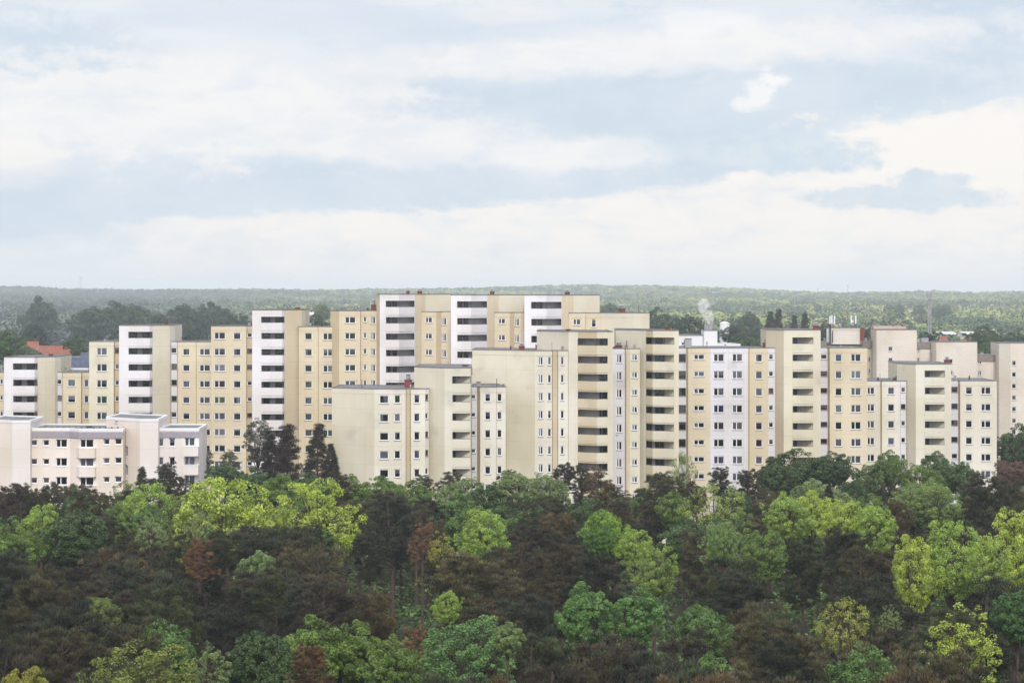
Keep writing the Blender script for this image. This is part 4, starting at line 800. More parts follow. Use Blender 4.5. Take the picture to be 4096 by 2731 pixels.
KEY = [  # name, kind, px, ytop, width, D, colour, label, vf
 ('lime_tree', 'lime', 905, 1893, 400, 255, LIME, 'largest yellow-green tree, spreading below the pink building\'s right end', 1.0),
 ('lime_tree', 'lime', 1277, 1905, 330, 258, LIME, 'round yellow-green tree directly under the left blank wall of the centre block', 1.0),
 ('lime_tree', 'lime', 585, 1925, 250, 288, LIME2, 'yellow-green tree in front of the pink building\'s stair tower', 1.0),
 ('maple_tree', 'maple', 300, 2032, 260, 235, DARK, 'dark green maple with lumpy crown below the pink building', .9),
 ('maple_tree', 'lime', 165, 2010, 170, 240, LIME2, 'small yellow-green tree left of the dark lumpy maple', .9),
 ('maple_tree', 'maple', 60, 2075, 210, 226, MID, 'green maple at the left edge beside the dark lumpy maple', .9),
 ('elder_tree', 'open', 605, 2040, 140, 232, PALE, 'pale green elder among pines below the pink building', .9),
 ('elder_tree', 'open', 795, 2040, 120, 224, PALE, 'pale whitish-green elder touching the left side of the largest yellow-green tree', .9),
 ('oak_tree', 'lime', 560, 2562, 430, 142, OLIVE, 'broad olive-green oak at the bottom left', .8),
 ('oak_tree', 'lime', 90, 2662, 260, 132, YEL, 'yellow-olive oak in the bottom left corner', .8),
 ('maple_tree', 'open', 840, 2560, 170, 150, PALE, 'pale green tree right behind the broad olive-green oak', .9),
 ('maple_tree', 'maple', 1040, 2515, 230, 152, DARK, 'dark green maple at the left end of the bottom maple group', .9),
 ('maple_tree', 'maple', 1230, 2455, 280, 160, MID, 'tallest green maple of the bottom maple group', .9),
 ('maple_tree', 'maple', 1420, 2470, 230, 162, MID, 'green maple on the right side of the bottom maple group', .9),
 ('maple_tree', 'maple', 1560, 2530, 220, 152, MID, 'green maple just left of the red-brown dead pine near the bottom', .9),
 ('maple_tree', 'maple', 1180, 2600, 260, 143, DARK, 'low dark green maple in front of the bottom maple group', .9),
 ('walnut_tree', 'walnut', 1880, 2450, 390, 158, (.17, .34, .11), 'large domed pale green tree at bottom centre', .8),
 ('pine_tree', 'sparsepine', 1660, 2490, 150, 163, (2.3, 1.25, 1.1), 'red-brown dead pine beside the large domed tree at bottom centre', 1),
 ('pine_tree', 'pine', 1250, 2570, 190, 139, (1.6, 1.0, .85), 'orange-brown pine before the maples at the bottom', 1),
 ('pine_tree', 'sparsepine', 1690, 2085, 130, 232, (2.1, 1.2, 1.1), 'red-brown pine between dark pines below the centre block', 1),
 ('pine_tree', 'sparsepine', 800, 2140, 150, 214, (2.2, 1.2, 1.0), 'thin rust-coloured dead pine under the largest yellow-green tree', 1),
 ('pine_tree', 'sparsepine', 2395, 1858, 130, 305, (1.5, 1.0, .85), 'brown pine before the first yellow balcony stack', 1),
 ('pine_tree', 'pine', 2450, 1925, 130, 290, (1.35, .95, .8), 'brown pine below the white window column of the large cream block', 1),
 ('oak_tree', 'open', 1765, 2120, 130, 212, YEL, 'small yellow-olive oak in the middle of the pine wood', .9),
 ('oak_tree', 'lime', 1925, 2030, 200, 240, LIME2, 'yellow-green tree peeking above a dark pine below the centre block', .9),
 ('birch_tree', 'lime', 1790, 2352, 115, 176, LIME2, 'small lime-green tree above the large domed tree', 1.1),
 ('maple_tree', 'maple', 1400, 1890, 150, 322, MID, 'green tree at the foot of the blank wall of the centre block', .9),
 ('maple_tree', 'maple', 1530, 1898, 180, 318, MID, 'green tree under the double windows of the centre block', .9),
 ('maple_tree', 'maple', 1660, 1915, 170, 312, MID, 'green tree left of the centre block\'s balcony tower base', .9),
 ('maple_tree', 'walnut', 1850, 1903, 190, 315, PALE, 'pale green tree before the centre block\'s balcony tower', .9),
 ('maple_tree', 'maple', 1960, 1925, 150, 305, DARK, 'dark green tree under the centre block\'s right wing', .9),
 ('ash_tree', 'walnut', 2080, 1878, 220, 305, PALE, 'pale green tree before the cream block\'s wide blank wall', 1.0),
 ('ash_tree', 'walnut', 2190, 1885, 160, 300, PALE, 'pale green tree under the first windows of the large cream block', 1.0),
 ('maple_tree', 'maple', 1930, 2020, 200, 265, MID, 'mid-green tree behind the peeking yellow-green tree', .9),
 ('birch_tree', 'maple', 2420, 2030, 170, 242, BRIGHT, 'vivid green tree among pines below the first yellow balcony stack', 1.1),
 ('birch_tree', 'maple', 2395, 2088, 110, 232, (.13, .30, .045), 'dark vivid green tree in front of the vivid green one', 1.1),
 ('birch_tree', 'lime', 2540, 2110, 140, 235, LIME2, 'lime-green bush crown right of the vivid green tree', .8),
 ('birch_tree', 'lime', 2617, 2175, 175, 206, (.30, .46, .09), 'round yellow-green tree in mid wood right of centre', .95),
 ('chestnut_tree', 'open', 2850, 1922, 260, 278, (.34, .46, .09), 'yellow-green chestnut below the lilac-white facade', .85),
 ('birch_tree', 'open', 2890, 2022, 170, 243, PALE, 'pale silvery green tree under the chestnut', 1.2),
 ('birch_tree', 'lime', 2890, 2090, 130, 232, (.24, .42, .10), 'green tree in front of the pale silvery tree', 1.2),
 ('maple_tree', 'lime', 3050, 2112, 190, 222, MID, 'round mid-green tree right of the pale silvery tree', 1.0),
 ('maple_tree', 'maple', 2340, 2322, 210, 181, (.18, .38, .10), 'green maple at left of a pair in the pine wood', 1.0),
 ('maple_tree', 'maple', 2545, 2342, 190, 182, (.18, .38, .10), 'green maple at right of a pair in the pine wood', 1.0),
 ('maple_tree', 'maple', 2030, 2480, 120, 150, PALE, 'pale green maple hiding behind the right edge of the domed tree', 1.0),
 ('linden_tree', 'maple', 3215, 1790, 330, 338, DARK, 'big dark green tree covering the foot of the right yellow tower', .75),
 ('linden_tree', 'maple', 3110, 1850, 170, 330, DARK, 'dark green tree at left shoulder of the big dark green tree', .8),
 ('linden_tree', 'maple', 3330, 1800, 170, 334, DARK, 'dark green tree at right shoulder of the big dark green tree', .8),
 ('ash_tree', 'walnut', 3510, 1835, 190, 326, (.13, .22, .06), 'olive green tree right of the big dark green tree', 1.0),
 ('ash_tree', 'maple', 3570, 1795, 120, 328, MID, 'mid-green treetop before the pale rightmost block\'s left wing', 1.2),
 ('ash_tree', 'walnut', 3690, 1850, 160, 322, MID, 'mid-green tree before the pale rightmost block\'s tower', 1.0),
 ('ash_tree', 'maple', 3760, 1800, 150, 325, (.11, .23, .07), 'dusky green tree reaching highest before the rightmost block', 1.3),
 ('ash_tree', 'maple', 3850, 1842, 110, 322, (.11, .23, .07), 'dusky green tree by the rightmost block\'s last windows', 1.2),
 ('linden_tree', 'maple', 4060, 1690, 210, 425, DARK, 'dark green tree at the right edge before the tile-clad tower', 1.2),
 ('linden_tree', 'maple', 4140, 1700, 170, 415, DARK, 'dark green tree cut by the right picture edge', 1.2),
 ('beech_tree', 'lime', 4045, 1838, 130, 370, COPPER, 'copper-brown tree at the right end of the front row', .8),
 ('elder_tree', 'walnut', 3280, 1915, 240, 290, PALE, 'pale green tree under the big dark green tree', .75),
 ('elder_tree', 'walnut', 3640, 1930, 190, 285, PALE, 'pale green tree below the rightmost block\'s left wing', .8),
 ('elder_tree', 'lime', 3740, 1908, 210, 282, (.30, .46, .12), 'bright green tree below the rightmost block\'s balcony tower', .9),
 ('elder_tree', 'maple', 3480, 1968, 190, 275, MID, 'low green tree between the two pale green trees', .7),
 ('lime_tree', 'lime', 3150, 1965, 190, 258, LIME2, 'yellow-green tree left of a row under the big dark tree', .8),
 ('lime_tree', 'lime', 3250, 1958, 160, 260, LIME, 'yellow-green tree second in the row under the big dark tree', .8),
 ('lime_tree', 'lime', 3370, 1992, 190, 248, LIME, 'yellow-green tree third in the row under the big dark tree', .9),
 ('lime_tree', 'lime', 3500, 2015, 170, 246, LIME2, 'yellow-green tree at right end of the row below the rightmost block', .7),
 ('lime_tree', 'lime', 3655, 2130, 200, 206, LIME, 'left bright yellow-green tree of the big right-hand clump', 1.4),
 ('lime_tree', 'lime', 3805, 2070, 240, 214, LIME2, 'tallest bright tree in the middle of the right-hand clump', 1.2),
 ('lime_tree', 'lime', 4050, 2025, 260, 222, LIME, 'bright yellow-green tree at the right edge beside the clump', 1.2),
 ('lime_tree', 'lime', 3945, 2150, 180, 208, LIME2, 'lower yellow-green tree between the tallest and the edge tree', 1.1),
 ('birch_tree', 'open', 3372, 2378, 200, 170, (.44, .50, .12), 'thinly leaved yellow-green tree low on the right', 1.2),
 ('birch_tree', 'open', 3560, 2415, 90, 170, PALE, 'small pale green tree right of the thinly leaved tree', 1.0),
 ('lime_tree', 'open', 3860, 2402, 290, 161, LIME, 'loose yellow-green tree at lower right', .9),
 ('maple_tree', 'maple', 4070, 2352, 190, 170, (.10, .24, .07), 'dark green maple at the right edge in the lower wood', 1.0),
 ('ginkgo_tree', 'open', 2735, 1800, 100, 325, (.36, .50, .20), 'slender light green tree in front of the second yellow balcony stack', 2.0),
 ('plum_tree', 'maple', 2775, 1922, 110, 312, PURPLE, 'purple-leaved plum under the slender light green tree', .8),
 ('maple_tree', 'maple', 900, 1852, 160, 330, (.09, .18, .06), 'dark green tree behind the pink block\'s right end', .8),
 ('maple_tree', 'maple', 1010, 1862, 170, 322, (.09, .19, .06), 'dark green tree left under the birch by the white tower', .8),
 ('maple_tree', 'maple', 1120, 1888, 180, 312, MID, 'green tree below the dark spruce by the white tower', .8),
 ('maple_tree', 'maple', 1240, 1885, 150, 318, (.10, .22, .07), 'green tree below the slim spruce left of the centre block', .8),
 ('birch_tree', 'birch', 1030, 1668, 110, 350, (.115, .14, .10), 'weeping grey-green birch at the foot of the white tower', .8),
 ('birch_tree', 'birch', 820, 1790, 75, 352, (.12, .18, .10), 'small birch by the pink building\'s right corner', .8),
 ('birch_tree', 'birch', 920, 1795, 75, 350, (.12, .18, .09), 'thin young birch before the yellow block\'s lowest windows', .8),
 ('spruce_tree', 'spire', 1135, 1688, 160, 346, (.55, .42, .62), 'broad dark spruce before the white tower', 1.0),
 ('spruce_tree', 'spire', 1090, 1730, 110, 348, (.5, .42, .6), 'dark spruce between birch and the broad spruce', 1.0),
 ('spruce_tree', 'spire', 1268, 1686, 115, 346, (.55, .5, .6), 'slim dark spruce left of the centre block\'s blank wall', 1.0),
 ('spruce_tree', 'spire', 1325, 1770, 70, 348, (.5, .5, .55), 'small dark spruce against the centre block\'s left edge', 1.0),
 ('pine_tree', 'pine', 85, 1925, 140, 292, (.75, .65, .75), 'dark pine under the pink building\'s left wall', 1.2),
 ('pine_tree', 'pine', 165, 1942, 110, 290, (.8, .8, .7), 'second dark pine under the pink building\'s left windows', 1.2),
 ('pine_tree', 'pine', 20, 1935, 100, 285, (.9, .7, .8), 'pine at the left edge under the pink building', 1.2),
 ('pine_tree', 'pine', 320, 1953, 100, 290, (.8, .75, .7), 'dark pine before the pink building\'s bay windows', 1.2),
 ('pine_tree', 'pine', 390, 1962, 80, 292, (1.1, .8, .8), 'brown pine right of the pine before the bay windows', 1.2),
 ('pine_tree', 'pine', 425, 1975, 100, 282, (1.0, 1.1, .8), 'greenish pine left of the stair tower\'s yellow-green tree', 1.2),
 ('pine_tree', 'spire', 562, 1862, 75, 318, (.8, .85, .8), 'narrow dark pine before the pink stair tower', 1.0),
 ('pine_tree', 'pine', 645, 1838, 120, 318, (.65, .7, .75), 'dark dense pine before the pink block\'s right wing', 1.4),
 ('pine_tree', 'pine', 722, 1900, 80, 312, (.8, .7, .7), 'dark pine under the pink block\'s lowest balcony', 1.2),
 ('pine_tree', 'pine', 780, 1918, 90, 305, (.8, .7, .7), 'dark pine at the pink block\'s right corner', 1.2),
 ('pine_tree', 'pine', 1362, 1885, 110, 320, (.7, .65, .7), 'dark pine against the centre block\'s left blank wall', 1.2),
 ('pine_tree', 'pine', 1685, 1893, 100, 318, (.9, 1.0, .9), 'grey-green pine between the green trees under the centre block', 1.1),
 ('pine_tree', 'pine', 1795, 1880, 120, 320, (.95, 1.0, .85), 'olive pine left of the centre block\'s loggias', 1.1),
 ('pine_tree', 'pine', 2030, 1872, 100, 318, (.75, .9, .8), 'grey-green pine at the centre block\'s right edge', 1.1),
 ('pine_tree', 'pine', 2250, 1845, 100, 315, (.65, .65, .75), 'dark pine reaching the narrow windows of the large cream block', 1.2),
 ('pine_tree', 'pine', 2325, 1855, 100, 316, (.65, .6, .75), 'dark pine under the yellow balcony stack\'s left edge', 1.2),
 ('pine_tree', 'pine', 2610, 1875, 150, 300, (.85, .95, .8), 'broad pine before the second yellow balcony stack', 1.1),
 ('pine_tree', 'pine', 2690, 1900, 130, 295, (.95, 1.0, .8), 'olive pine right of the broad pine under the second stack', 1.1),
 ('pine_tree', 'pine', 2872, 1862, 100, 316, (.7, .75, .9), 'dark pine before the lilac-white facade', 1.1),
 ('pine_tree', 'pine', 2990, 1868, 95, 314, (.65, .6, .75), 'dark narrow pine left of the big dark green tree', 1.4),
 ('pine_tree', 'spire', 3318, 1935, 60, 276, (.6, .5, .7), 'narrow purple-dark pine among the pale green trees', .9),
 ('pine_tree', 'pine', 3935, 1885, 230, 268, (.65, .65, .7), 'big dark pine under the rightmost block\'s right wing', 1.1),
 ('pine_tree', 'pine', 4060, 1925, 160, 272, (.85, .8, .75), 'pine below the copper-brown tree at the right edge', 1.0),
 ('pine_tree', 'pine', 1570, 1955, 240, 250, (.55, .60, .75), 'big blue-dark pine right of the round yellow-green tree', 1.1),
 ('pine_tree', 'pine', 432, 2050, 150, 252, (.7, .75, .7), 'dark pine between the dark lumpy maple and the pale elder', 1.1),
 ('maple_tree', 'maple', 480, 2000, 130, 270, MID, 'green tree in the gap under the pink building\'s bay windows', 1.2),
 ('maple_tree', 'maple', 2935, 1948, 130, 300, DARK, 'dark green tree between the chestnut and the dark narrow pine', 1.2),
 ('maple_tree', 'maple', 2690, 1960, 130, 290, MID, 'green tree left of the chestnut under the second yellow stack', 1.1),
 ('pine_tree', 'pine', 1480, 2120, 160, 222, (.6, .66, .75), 'grey-green pine left below the big blue-dark pine', 1.1),
 ('maple_tree', 'maple', 3415, 1915, 130, 306, DARK, 'dark green tree filling the gap below the right yellow tower\'s wing', 1.1),
 ('maple_tree', 'maple', 3880, 1915, 110, 310, DARK, 'dark green tree left of the big dark pine below the rightmost block', 1.1),
 ('pine_tree', 'pine', 3590, 1990, 130, 255, (1.15, .85, .8), 'brown pine left above the right-hand bright clump', 1.3),
]
keyscr = []
for (nm, kd, px, yt, w, D, colr, lab, vf) in KEY:
    pine = kd in ('pine', 'sparsepine', 'spire')
    if not pine: colr = tuple(c * .74 for c in colr); w *= 1.06; vf = vf * 1.12 if D < 300 else vf
    g = {'pine_tree': 'pines of the wood', 'spruce_tree': 'dark spruces by the white tower', 'lime_tree': 'bright yellow-green trees', 'maple_tree': 'green maples in the wood'}.get(nm)
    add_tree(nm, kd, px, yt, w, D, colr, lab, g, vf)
    keyscr.append((px, yt, w, D, lab, pine, w * (.75 if not pine else .9) * vf))

# filler pines of the wood
LMK = [(905, 2030, 'the largest yellow-green tree'), (1277, 2020, 'the round yellow-green tree'), (300, 2120, 'the dark lumpy maple'), (560, 2640, 'the broad olive-green oak'), (60, 2690, 'the corner yellow-olive oak'),
       (1230, 2560, 'the bottom maple group'), (1880, 2560, 'the large domed tree'), (1690, 2130, 'the mid-wood red-brown pine'), (1765, 2180, 'the small yellow-olive oak'), (1790, 2410, 'the small lime-green tree'),
       (2420, 2100, 'the vivid green tree'), (2617, 2250, 'the round mid-wood tree'), (2890, 2110, 'the pale silvery tree'), (3050, 2200, 'the round mid-green tree'), (2340, 2410, "the maple pair's left tree"),
       (2545, 2420, "the maple pair's right tree"), (3370, 2060, 'the yellow-green row'), (3655, 2260, "the bright clump's left tree"), (3805, 2200, "the clump's tallest tree"), (4050, 2150, 'the right-edge bright tree'),
       (3372, 2480, 'the thinly leaved tree'), (3860, 2500, 'the loose lower-right tree'), (4070, 2430, 'the right-edge dark maple'), (1570, 2060, 'the big blue-dark pine'), (800, 2190, 'the rust-coloured dead pine'), (3935, 2010, 'the big dark right-hand pine'), (605, 2100, 'the pale elder')]
TON = [((.92, .84, .74), 'olive-brown'), ((.42, .53, .58), 'dark grey-green'), ((1.0, .76, .66), 'reddish brown'), ((.52, .46, .56), 'purple-brown'), ((.62, .80, .58), 'dull green')]
fill = []
r2 = random.Random(5); D = 119.0; row = 0
while D < 332:
    half = .228 * D + 8; x = -half + r2.uniform(0, 5)
    while x < half:
        Dj = D + r2.uniform(-4, 4); xx = x + r2.uniform(-1.2, 1.2); h = np.interp(Dj, [119, 235, 275, 312, 335], [16.8, 16.6, 14.6, 12.6, 11.4]) + r2.uniform(-1.7, 1.5)
        wd = np.interp(Dj, [119, 240, 312], [7.4, 6.8, 5.4]) * r2.uniform(.8, 1.25); px = 2048 + F * xx / Dj; yt = YH + (H - h) / Dj * F; w = wd / Dj * F
        ok = True
        for (kx, ky, kw, kD, _, kp, kh) in keyscr:
            ov = abs(px - kx) < (w * .45 + kw * .5) * (.95 if Dj < 268 else .7)
            if ov:
                if Dj < kD + 4 and yt < ky + kh * (.52 if Dj < 268 else .40): ok = False; break
                if abs(Dj - kD) < (4 if Dj < 268 else 2.5): ok = False; break
                if Dj >= kD and yt < ky - 5 and not kp and kD < 250 and Dj - kD < 22: ok = False; break
        if ok: fill.append((px, yt, w, Dj))
        x += r2.uniform(5.0, 6.8)
    D += 8.0; row += 1
groups = {}
for (px, yt, w, Dj) in fill:
    cy = yt + w * .45; best = min(LMK, key=lambda q: math.hypot(px - q[0], (cy - q[1]) * 1.3)); ddx, ddy = px - best[0], (cy - best[1])
    a = math.degrees(math.atan2(-ddy, ddx)) % 360; dirn = ['right of', 'above and right of', 'above', 'above and left of', 'left of', 'below and left of', 'below', 'below and right of'][int((a + 22.5) // 45) % 8]
    ti = r2.choices(range(5), [5, 4, 1, 3, 3])[0]; kind_ = TON[ti] + (None,)
    if Dj > 262 and r2.random() < .45 or r2.random() < .06:
        kind_ = r2.choice([((.12, .23, .06), 'mid-green', 'maple'), ((.08, .16, .05), 'dark green', 'maple'), ((.17, .27, .10), 'pale green', 'walnut'), ((.17, .25, .05), 'olive green', 'lime')])
    groups.setdefault((best[2], dirn, kind_), []).append((math.hypot(ddx, ddy), px, yt, w, Dj))
ORD = ['nearest', 'second nearest', 'third nearest', 'fourth nearest', 'fifth nearest', 'sixth nearest', 'seventh nearest', 'eighth nearest', 'ninth nearest', 'tenth nearest', 'eleventh nearest', 'twelfth nearest', 'thirteenth nearest', 'fourteenth nearest', 'fifteenth nearest', 'sixteenth nearest']
for (lm, dirn, (tone_, word, model)), lst in groups.items():
    lst.sort(); noun = f'{word} broadleaf tree' if model else f'{word} pine'
    for k, (_, px, yt, w, Dj) in enumerate(lst):
        lab = f'{noun} {dirn} {lm}' if len(lst) == 1 else f'{ORD[min(k, 15)]} {noun} {dirn} {lm}'
        if model: add_tree('broadleaf_tree', model, px, yt, w * (.95 if Dj > 262 else .62), Dj, tone_, lab, 'green trees among the pines', r2.uniform(.8, 1.1))
        else:
            j = r2.uniform(.72, 1.32); kd = 'sparsepine' if r2.random() < .16 else 'pine'
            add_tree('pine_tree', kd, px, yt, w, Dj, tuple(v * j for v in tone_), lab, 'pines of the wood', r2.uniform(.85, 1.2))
print('filler pines', len(fill))

# undergrowth seen through the gaps
def undergrowth():
    r = np.random.default_rng(77); C = []; Nn = []; T = []
    for _ in range(3600):
        D = r.uniform(112, 335); x = r.uniform(-1, 1) * (.24 * D + 30); rad = r.uniform(1.0, 2.6); m = 60; w = unit(m, r); w[:, 2] = np.abs(w[:, 2])
        z0 = r.uniform(0, 6.5) if r.random() < .75 else 0
        C.append(np.array([x, D, z0]) + w * rad * r.uniform(.6, 1, (m, 1)) * (1, 1, 1.2)); nn = w + (0, 0, .6) + r.normal(size=(m, 3)) * .4; Nn.append(nn / np.linalg.norm(nn, axis=1, keepdims=True)); T.append(np.clip(r.random() + r.normal(size=m) * .2, 0, 1))
    C, Nn, T = map(np.concatenate, (C, Nn, T)); me = mesh_from('undergrowth', quads(C, Nn, .55, r), 4, T, leafmat('shrub_leaves', (.03, .07, .02), (.14, .22, .05), .25, False))
    tag(link('undergrowth', me), 'green shrubs on the floor of the pine wood', 'undergrowth', kind='stuff')
undergrowth()

# ------------------------------------------------------------------ land behind the estate
def blobbase(seed, n, asp=1.0):
    r = np.random.default_rng(seed); lob = [(np.array([r.normal() * .2, r.normal() * .2, r.uniform(-.1, .28)]), r.uniform(.26, .40)) for _ in range(5)]; C = []; Nn = []
    for k in range(n):
        c, q = lob[r.integers(5)]; u = unit(1, r)[0]; u[2] = abs(u[2]) * 1.0 - .15; C.append(c + u * q * r.uniform(.85, 1.05)); v = u + r.normal(size=3) * .16 + (0, 0, .1); Nn.append(v / np.linalg.norm(v))
    return np.array(C), np.array(Nn)
def far_forest():
    r = np.random.default_rng(31); bases = [blobbase(300 + i, 110) for i in range(8)]; Vs = []; Ts = []; Cs = []
    D = 640.0; cnt = 0
    while D < 5650:
        half = .24 * D + 90; sp = 8.5 + D * .0008; x = -half
        while x < half:
            xx = x + r.normal() * 2; DD = D + r.normal() * 7; px = 2048 + F * xx / DD
            if DD < 1000 and r.random() < .35: x += sp; continue
            patch = math.sin(px / 310 + 1.7) * math.sin(DD / 260 + px / 900) + .6 * math.sin(px / 97 + DD / 130)
            C0, N0 = bases[r.integers(8)]; h = r.uniform(10, 17) * (1.1 if patch > 0 else .95); w = r.uniform(9, 19) * (1.5 if DD > 5000 else 1)
            if 4000 > DD > 1000 and r.random() < .06: h *= 1.35
            n = 110 if DD < 2200 else 60; a = r.uniform(0, 6.28); ca, sa = math.cos(a), math.sin(a); R = np.array([[ca, -sa, 0], [sa, ca, 0], [0, 0, 1]])
            P = C0[:n] @ R.T * (w, w, h * .85) ; gz = float(ground_z(xx, DD)); P = P + (xx, DD, gz + h * .42)
            V = quads(P, N0[:n] @ R.T, w * .19, r, .85); Vs.append(V)
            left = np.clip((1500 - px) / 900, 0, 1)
            k = r.random()
            if k < .12: c = (.045, .075, .05)
            elif k < .4: c = (.10, .15, .06)
            elif k < .62: c = (.18, .23, .075)
            elif k < .8: c = (.26, .28, .11)
            elif k < .92: c = (.20, .18, .12)
            else: c = (.32, .35, .17)
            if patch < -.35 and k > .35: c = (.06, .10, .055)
            if patch > .9: c = (.26, .31, .10)  # paler and darker patches: tree kind and sunlight both put into crown colour
            f = 1 - .55 * left; c = (c[0] * f * (1 - .15 * left), c[1] * f, c[2] * (1 - .2 * left))  # left woods darkened: cloud shadow put into the crown colour
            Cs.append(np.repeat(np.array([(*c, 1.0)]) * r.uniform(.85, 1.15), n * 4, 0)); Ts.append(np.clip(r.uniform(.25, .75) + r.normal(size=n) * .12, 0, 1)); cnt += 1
            x += sp
        D += 12 + .017 * D if D < 5250 else 30
    V = np.concatenate(Vs); me = mesh_from('far_forest', V, 4, np.concatenate(Ts), MAT['dark'])
    ca = me.color_attributes.new('kind_light_colour', 'FLOAT_COLOR', 'CORNER'); cc = np.concatenate(Cs); cc[:, 3] = 1; ca.data.foreach_set('color', cc.astype(np.float32).ravel())
    m = bpy.data.materials.new('far_leaves'); m.use_nodes = True; nt = m.node_tree; p = nt.nodes['Principled BSDF']; a1 = nt.nodes.new('ShaderNodeAttribute'); a1.attribute_name = 'kind_light_colour'
    a2 = nt.nodes.new('ShaderNodeAttribute'); a2.attribute_name = 'tone'; mr = nt.nodes.new('ShaderNodeMapRange'); mr.inputs[3].default_value = .7; mr.inputs[4].default_value = 1.3; nt.links.new(a2.outputs['Fac'], mr.inputs[0])
    vm = nt.nodes.new('ShaderNodeVectorMath'); vm.operation = 'SCALE'; nt.links.new(a1.outputs['Color'], vm.inputs[0]); nt.links.new(mr.outputs[0], vm.inputs[3]); nt.links.new(vm.outputs[0], p.inputs['Base Color'])
    p.inputs['Roughness'].default_value = .8; p.inputs['Specular IOR Level'].default_value = .1
    me.materials.clear(); me.materials.append(m)
    tag(link('far_forest', me), 'hazy green woodland stretching to the hills on the skyline', 'forest', kind='stuff'); print('far trees', cnt)
far_forest()

